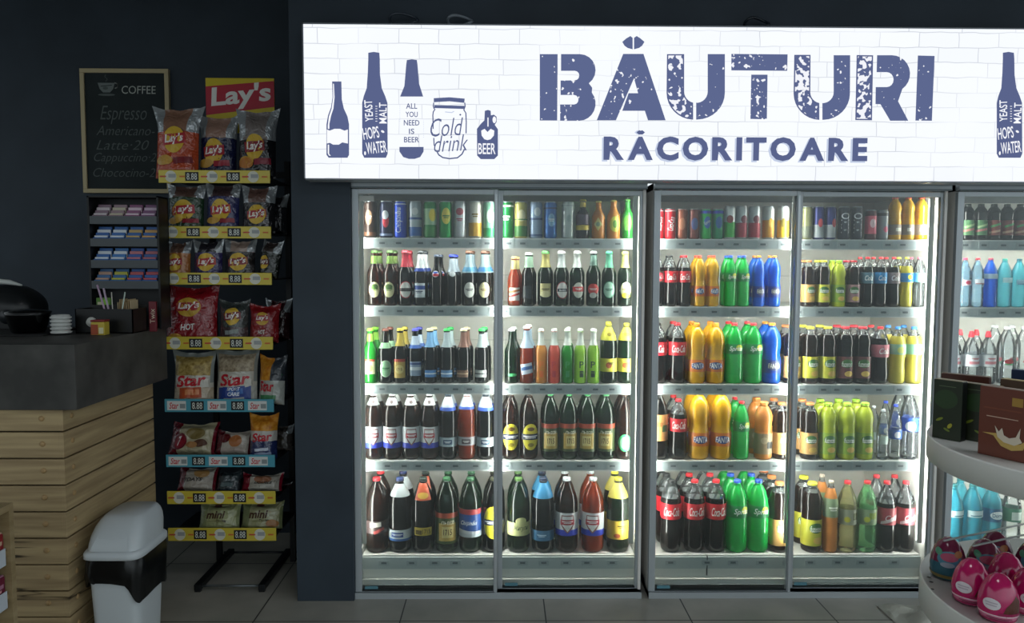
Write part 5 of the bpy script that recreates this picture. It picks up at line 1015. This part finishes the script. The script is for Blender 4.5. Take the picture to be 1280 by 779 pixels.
mini = [('txt', 'mini', -.1, .55, .30, .95, 0, '#4a2c1c'), ('txt', 'Double', .2, .32, .10, .5, 0, '#3a2418'), ('ell', -.1, .93, .2, .1, '#5a2c24'), ('rect', -.1, .3, .4, .02, 0, 0, '#8a8a5c')]
lie('pale green mini croissant pack at left of the lowest shelf', 240, 292, 632, 7, '#8c9468', '#a4a878', mini, 23, T=.036, lean=.3)
lie('pale green mini croissant pack at right of the lowest shelf', 294, 347, 631, 7, '#7c845c', '#a4a47c', mini + [('ell', .6, .2, .3, .14, '#a8743c')], 24, T=.036, lean=.3)
# rear bags peeping out on the right
for i, (px0, px1, py, s, c, lb) in enumerate(((330, 359, 224, 1, '#2a2c30', 'dark bag behind the black bag, right end of second shelf'), (330, 361, 355, 3, '#3a1418', 'dark red bag behind at right end of fourth shelf'), (334, 362, 512, 5, '#4a4440', 'grey snack bag behind the navy bag on the sixth shelf'), (330, 360, 585, 6, '#40121c', 'dark red pack behind at right end of seventh shelf'))):
    bag(lb, px0, px1, py + 20, s, .03, chipzone(c, c, hi=.7), None, .1, .15, -.1, .15, 30 + i)

# ------------------------------------------------------------------ waste bin
BY0 = -0.645; bl_ = on_y(97, 700, BY0).x; br_ = on_y(172, 700, BY0).x; bw = (br_ - bl_) / 2; bd = .135; bx = bl_ + bw + .003; rimz = on_y(135, 703, BY0).z
wb = empty('waste_bin', (bx, BY0 + bd, 0), 0, 'white plastic waste bin with swing lid beside the wooden counter', 'bin')
def rr(w, dp, z, n=32, e=.35):
    out = []
    for k in range(n):
        a = 2 * PI * k / n; c_, s_ = math.cos(a), math.sin(a); out.append(Vector((math.copysign(abs(c_) ** e, c_) * w, math.copysign(abs(s_) ** e, s_) * dp, z)))
    return out
def loft(rings, mat, cap0=False, cap1=False, mb=None):
    mb = mb or MB(); n = len(rings[0]); vs = [v for r in rings for v in r]; fs = []
    for i in range(len(rings) - 1):
        for k in range(n): fs.append((i * n + k, i * n + (k + 1) % n, (i + 1) * n + (k + 1) % n, (i + 1) * n + k))
    if cap0: fs.append(list(range(n))[::-1])
    if cap1: fs.append([(len(rings) - 1) * n + k for k in range(n)])
    mb.add(vs, fs, mat, True); return mb
BINW = P('#ccd3d6', .35)
loft([rr(bw * .72, bd * .74, 0), rr(bw * .74, bd * .76, .01), rr(bw * .86, bd * .88, rimz * .75), rr(bw * .90, bd * .92, rimz - .012)], BINW, True).build('bin_body', wb)
lb_ = MB(); rings = []
for j, (z, s) in enumerate(((rimz + .004, .95), (rimz - .02, .985), (rimz - .05, .99), (rimz - .08, .97), (rimz - .105, .95))):
    r = rr(bw * s, bd * s, z, 48)
    for k, v in enumerate(r):
        n_ = noise.noise(Vector((k * .45, j * .8, 2.0))); f = 1 + .055 * n_ + .02 * math.sin(k * 1.7 + j); v.x *= f; v.y *= f
        if j == 4: v.z += .05 * noise.noise(Vector((math.cos(k / 48 * 2 * PI) * 1.6, math.sin(k / 48 * 2 * PI) * 1.6, 5.5))) - .02 + .03 * math.cos(k / 48 * 2 * PI + 2.4)
        elif j == 3: v.z += .02 * n_
    rings.append(r)
loft(rings, P('#0d0f10', .28), mb=lb_).build('bin_liner', wb)
loft([rr(bw * 1.0, bd * 1.0, rimz + .004), rr(bw * 1.02, bd * 1.02, rimz + .006), rr(bw * 1.02, bd * 1.02, rimz + .024), rr(bw * .98, bd * .98, rimz + .030), rr(bw * .94, bd * .95, rimz + .033)], BINW, True, True).build('lid_rim', wb)
lm = MB(); hgt = .108; rings = []
for t in (0, .2, .45, .68, .85, .95, 1.0):
    zf = t; s = math.sqrt(max(0, 1 - (t * .93) ** 2.6)); rings.append([Vector((v.x * (.45 + .55 * s), v.y * (.40 + .60 * s) + .050 * t ** 1.4, rimz + .030 + hgt * zf)) for v in rr(bw * .93, bd * .94, 0, 40, .42)])
loft(rings, P('#c6cdd0', .33), False, True, lm).build('swing_lid', wb)
fl = MB(); fl.grid(lambda u, v: (lambda a, t: (a, -bd * (.955 - .26 * t ** 1.5), rimz + .036 + .055 * t))((u - .5) * bw * (1.30 - .35 * v), v), 10, 8, BINW); fl.build('flap', wb)
MB().box((0, -.012, 0), (.0012, .012, .022), P('#2a84a4', .4)).build('sticker', wb, (bw * .875, -bd * .15, rimz - .150))

# ------------------------------------------------------------------ low wooden display shelf at the left edge
DY = -1.06; dx = on_y(22.5, 779, DY).x; dz = on_y(17, 628, DY).z
ds = empty('display_shelf', (dx - .2, DY - .3, 0), 0, 'low wooden display shelf at the left edge in front of the counter', 'shelf')
do = Vector((dx - .2, DY - .3, 0)); D0 = lambda x, y, z: (x - do.x, y - do.y, z); DW = noisy('beech_veneer', '#8c7956', '#a3906c', 6, .5, (1, 1, 6))
b = MB(); b.box(D0(dx - .35, DY - .02, 0), D0(dx, DY, dz), DW, .001); b.box(D0(dx - .35, DY - .85, 0), D0(dx, DY - .83, dz), DW, .001); b.box(D0(dx - .35, DY - .85, 0), D0(dx - .34, DY - .02, dz), DW); b.box(D0(dx - .35, DY - .83, dz - .02), D0(dx, DY - .02, dz), DW); b.build('carcass', ds)
s1 = on_y(8, 702, DY - .1).z; s2 = on_y(8, 757, DY - .1).z
for zz in (s1, s2): 
    sb = MB().box(D0(dx - .34, DY - .83, zz - .016), D0(dx - .012, DY - .02, zz), DW).build('shelf_board', ds)
    for k in range(2): MB().box(D0(dx - .012, DY - .100 - k * .13, zz - .040), D0(dx - .009, DY - .030 - k * .13, zz + .012), P('#c4ccd4', .4)).build('price_tag', sb)
for zz, nm, c1, c2 in ((s1, 'upper', '#8a1c28', '#c4a890'), (s2, 'lower', '#6a1434', '#a8748c')):
    for k in range(2):
        yc = DY - .082 - k * .13
        e = empty('sweets_box', (dx - .078, yc, zz + .0005), 0, f'red sweets box on the {nm} board of the low shelf, {["nearest the end panel", "away from the end panel"][k]}', 'sweets box', 'sweets boxes on the low shelf')
        b = MB().box((-.06, -.058, 0), (.06, .058, .055), P(c1, .35), .003); d = Decal(b, lambda u, v, k_: (.06 + k_, u, v)); d.rect(0, .028, .05, .006, P(c2)); d.rect(0, .015, .04, .004, P('#d8a0a0')); b.build('carton', e); MB().box((-.058, -.056, .055), (.058, .056, .06), P(c2, .4), .002).build('carton_top', e)

# ------------------------------------------------------------------ round display stand at the right
SC = Vector((1.456, -1.618, 0)); SR1 = .416
stand = empty('revolving_stand', SC, 0, 'white round two-tier revolving display stand at the right edge', 'stand')
DM = P('#d6d7d0', .4)
z1 = 1.062; z2 = .700
def tier(z, r, sk, nm):
    b = MB(); b.lathe([(.03, 0), (r - .004, 0), (r - .003, .007), (r, .008), (r + .002, .004), (r + .002, -sk), (r - .001, -sk - .002), (r - .004, -sk), (r - .004, -.008), (.03, -.008), (.03, 0)], DM, 96, (0, 0, z)); return b.build(nm, stand)
t1 = tier(z1, SR1, .050, 'upper_tier'); t2 = tier(z2, SR1 + .004, .066, 'lower_tier'); t3 = tier(.40, SR1 + .004, .066, 'bottom_tier')
MB().lathe([(0, .03), (.028, .03), (.028, 1.6), (0, 1.6)], P('#a4a8a8', .35, .5), 24).build('pole', stand); MB().lathe([(0, 0), (.26, 0), (.27, .01), (.26, .022), (.03, .03), (0, .03)], DM, 40).build('foot', stand)
def tag_on(t, r, ang, z):
    o = MB().box((-.026, -.003, -.018), (.026, 0, .018), P('#8c9092', .3), .001); d = Decal(o, lambda u, v, k: (u, -.003 - k, v)); d.rect(0, 0, .014, .01, P('#5a6064')); q_ = o.build('tag_holder', t, (r * math.cos(ang), r * math.sin(ang), z)); q_.rotation_euler = (0, 0, ang + PI / 2)
tag_on(t1, SR1 + .0025, math.radians(216), z1 - .026); tag_on(t2, SR1 + .0065, math.radians(213), z2 - .034)
for i, (px, py) in enumerate(((1168, 700), (1161, 722), (1164, 728), (1165, 737), (1173, 694))):
    p = on_z(px, py, z2) - SC; MB().lathe([(0, .0008), (.005, .0008)], P('#1c1c1c'), 10, (p.x, p.y, z2)).build('slot', t2)
for (xa_, ya_, xb_, yb_) in ((-.395, .06, .10, .27), (-.345, .027, .10, .215)):
    MB().tube([(xa_, ya_, z2 + .135), (xa_ + .01, ya_ + .004, z2 + .135), (xb_ - .01, yb_ - .004, z2 + .135), (xb_, yb_, z2 + .13), (xb_, yb_, z2)], .0025, P('#a8acac', .3, .7)).build('wire_divider', t2)
# boxes
def cbox(label, px, py, dims, rz, c, ctop, art, cside=None):
    p = on_z(px, py, z1 + .0085 if False else z1); w, t, h = dims
    cc_ = Vector((p.x, p.y)); R2 = Matrix.Rotation(rz, 2)
    for it in range(60):
        far = max(((cc_ + R2 @ Vector(q_)) - SC.xy).length for q_ in ((-w / 2, 0), (w / 2, 0), (-w / 2, t), (w / 2, t)))
        if far > SR1 - .008: cc_ += (SC.xy - cc_).normalized() * .002
    e = empty('chocolate_box', (cc_.x, cc_.y, z1 + .0005), rz, label, 'chocolate box', 'chocolate boxes on the round stand')
    b = MB().box((-w / 2, 0, 0), (w / 2, t, h), P(c, .3), .0012); b.box((-w / 2 + .0015, .0015, h - .0005), (w / 2 - .0015, t - .0015, h + .0008), P(ctop, .4)); b.box((w / 2 - .0005, .0018, .002), (w / 2 + .0006, t - .0018, h - .002), P(cside or c, .3))
    d = Decal(b, lambda u, v, k: (u, -k, v), .0003, .0006)
    for op in art:
        m = P(op[-1], .35)
        if op[0] == 'ell': d.ell(op[1] * w, op[2] * h, op[3] * w, op[4] * h, m, rot=op[5])
        elif op[0] == 'rect': d.rect(op[1] * w, op[2] * h, op[3] * w, op[4] * h, m)
        else: d.poly([(x * w, y * h) for x, y in op[1]], m)
    b.build('carton', e)
leaf = [('ell', -.05, .68, .42, .16, .1, '#2c4424'), ('ell', -.25, .33, .14, .022, .5, '#7c8a2c'), ('ell', .12, .24, .11, .03, .9, '#a8a434'), ('ell', .02, .17, .12, .02, -.4, '#6a7c2c'), ('rect', 0, .9, .3, .006, '#5a6a4c')]
bana = [('rect', .22, .83, .10, .06, '#a8843a'), ('rect', -.05, .58, .30, .006, '#c8a894'), ('rect', -.05, .70, .36, .012, '#7c4430'), ('poly', [(-.42, .33), (-.2, .31), (-.05, .18), (.15, .14), (.36, .18), (.42, .28), (.40, .31), (.3, .25), (.12, .23), (0, .26), (-.15, .35)], '#c8a85c'), ('poly', [(-.12, .30), (-.18, .46), (-.1, .38), (-.04, .44), (.0, .34), (.1, .31), (.22, .34), (.30, .48), (.29, .34), (.34, .28), (.2, .22), (0, .24)], '#d8cdb8')]
A_ = math.radians(-62)
cbox('dark green chocolate box standing nearest the left edge of the round stand', 1172, 549, (.068, .026, .148), A_ + .10, '#26301f', '#8c8262', leaf, '#0c0f10')
cbox('brown chocolate box with milk splash and banana, frontmost on the round stand', 1254, 574, (.115, .026, .158), A_ - .02, '#6c3a2c', '#7c6450', bana)
cbox('dark green chocolate box behind the brown one with the splash', 1222, 553, (.09, .024, .142), A_ + .1, '#2a3022', '#8c8262', leaf, '#0c0f10')
cbox('brown chocolate box standing behind the two green boxes', 1203, 540, (.11, .022, .148), A_ + .3, '#4a261a', '#6c5440', [('rect', 0, .5, .3, .05, '#7c4430')])
cbox('gold topped chocolate box at the right edge of the round stand', 1277, 560, (.11, .024, .158), A_ + .02, '#4a3422', '#a89458', [('rect', 0, .5, .3, .05, '#a8843a')])
cbox('dark blue box standing at the back of the round stand', 1285, 534, (.09, .024, .15), A_ + .2, '#1a2a44', '#2a3a58', [('rect', 0, .5, .3, .05, '#4a5a78')])
# eggs
def egg_mesh(kind):
    prof = [(0, 0), (.026, 0), (.033, .004), (.0375, .018), (.0385, .034), (.036, .052), (.0305, .070), (.021, .086), (.0095, .095), (0, .097)]
    pr2 = []
    for (r0, z0), (r1, z1_) in zip(prof, prof[1:]):
        for q_ in (0, .5): pr2.append((r0 + (r1 - r0) * q_, z0 + (z1_ - z0) * q_))
    pr2.append(prof[-1]); rf = [(r / .0385, z / .097) for r, z in prof]
    if kind == 'pink':
        up = MB().lathe([p for p in pr2 if p[1] >= .017], P('#b8145c', .12, 0, .8), 32); lo = MB().lathe([p for p in pr2 if p[1] <= .0185], P('#d87a9a', .15), 32)
        _art(lo, rf, .0385, .097, [('band', .17, .20, '#e8c8d0'), ('band', .05, .09, '#a82458')], .0003)
        ar = MB(); _art(ar, rf, .0385, .097, [('poly', [(.2, .26), (1.2, .26), (1.25, .5), (.9, .62), (.6, .5), (.35, .4)], '#5a2a1c'), ('poly', [(.0, .20), (1.3, .20), (1.3, .26), (.0, .26)], '#9a1850'), ('ell', -.35, .42, .44, .12, '#dcd4d8'), ('rect', -.35, .45, .3, .012, '#b8a8b4'), ('rect', -.35, .40, .26, .012, '#b8a8b4'), ('txt', 'SURPRISE', .05, .12, .06, 1.2, '#7a2c4a')], .0004)
        return [('egg_top', up.mesh('egg_top')), ('egg_cup', lo.mesh('egg_cup')), ('print', ar.mesh('print'))]
    up = MB().lathe([p for p in pr2 if p[1] >= .04], P('#6a1c3c', .15, 0, .7), 32); lo = MB().lathe([p for p in pr2 if p[1] <= .0435], P('#2c5a68', .2), 32)
    ar = MB(); _art(ar, rf, .0385, .097, [('ell', 0, .55, .7, .18, '#3a7488'), ('ell', .0, .60, .5, .10, '#a83c5c'), ('ell', -.1, .42, .4, .06, '#8a94a0'), ('ell', .5, .68, .25, .08, '#a8683c'), ('ell', -.6, .7, .22, .08, '#4a8a6c'), ('band', .08, .16, '#7a6a34')], .0004)
    return [('egg_top', up.mesh('egg_top')), ('egg_cup', lo.mesh('egg_cup')), ('print', ar.mesh('print'))]
EM = {k: egg_mesh(k) for k in ('pink', 'teal')}
EGGS = [(1213, 752, 'pink', 'pink surprise egg in front, nearest the left rim of the round stand'), (1247, 773, 'pink', 'frontmost pink surprise egg on the round stand'), (1257, 744, 'pink', 'pink surprise egg behind the frontmost one'), (1285, 765, 'pink', 'pink surprise egg at the right edge of the photo'),
        (1191, 722, 'teal', 'teal and red patterned egg, leftmost in the back row on the stand'), (1223, 724, 'teal', 'teal and red patterned egg, second from left in the back row'), (1252, 716, 'teal', 'teal and red patterned egg, third from left in the back row'), (1281, 724, 'teal', 'teal and red patterned egg, rightmost in the back row')]
pts = []
for px, py, k, lb in EGGS: p = on_z(px, py, z2); pts.append([p.x, p.y])
for it in range(40):
    for i in range(len(pts)):
        for j in range(i):
            dx_, dy_ = pts[i][0] - pts[j][0], pts[i][1] - pts[j][1]; D_ = math.hypot(dx_, dy_)
            if D_ < .0850: s = (.0850 - D_) / 2 / D_; pts[i][0] += dx_ * s; pts[i][1] += dy_ * s; pts[j][0] -= dx_ * s; pts[j][1] -= dy_ * s
for (px, py, k, lb), (x, y) in zip(EGGS, pts):
    print('egg', lb[:20], math.hypot(x - SC.x, y - SC.y))
    e = empty('surprise_egg', (x, y, z2 + .0005), random.uniform(-.3, .3) - .35, lb, 'egg', 'surprise eggs on the round stand')
    for nm, me in EM[k]: link(nm, me, e)
    e.scale = (1.08, 1.08, 1.08)

# ------------------------------------------------------------------ litter on the floor
p = on_z(1150, 768, 0)
b = MB(); b.grid(lambda u, v: ((u - .5) * .34, (v - .5) * .2, .004 + .05 * max(0, noise.noise(Vector((u * 4, v * 3, 9.0))) + .35) * math.sin(u * PI) ** .5 * math.sin(v * PI) ** .5), 22, 14, P('#b4b4a8', .5), False); e = b.build('plastic_bag', None, (p.x + .02, p.y - .02, 0)); tag(e, 'crumpled pale plastic bag on the floor under the round stand', 'bag')
p = on_z(1146, 777, 0)
b = MB(); b.grid(lambda u, v: ((u - .5) * .12, (v - .5) * .06, .004 + .03 * max(0, noise.noise(Vector((u * 6, v * 3, 2.0))) + .5) * math.sin(u * PI) * math.sin(v * PI)), 14, 8, P('#101210', .5), False); e = b.build('cloth_scrap', None, (p.x, p.y - .12, 0)); tag(e, 'small black scrap on the floor in front of the plastic bag', 'scrap')
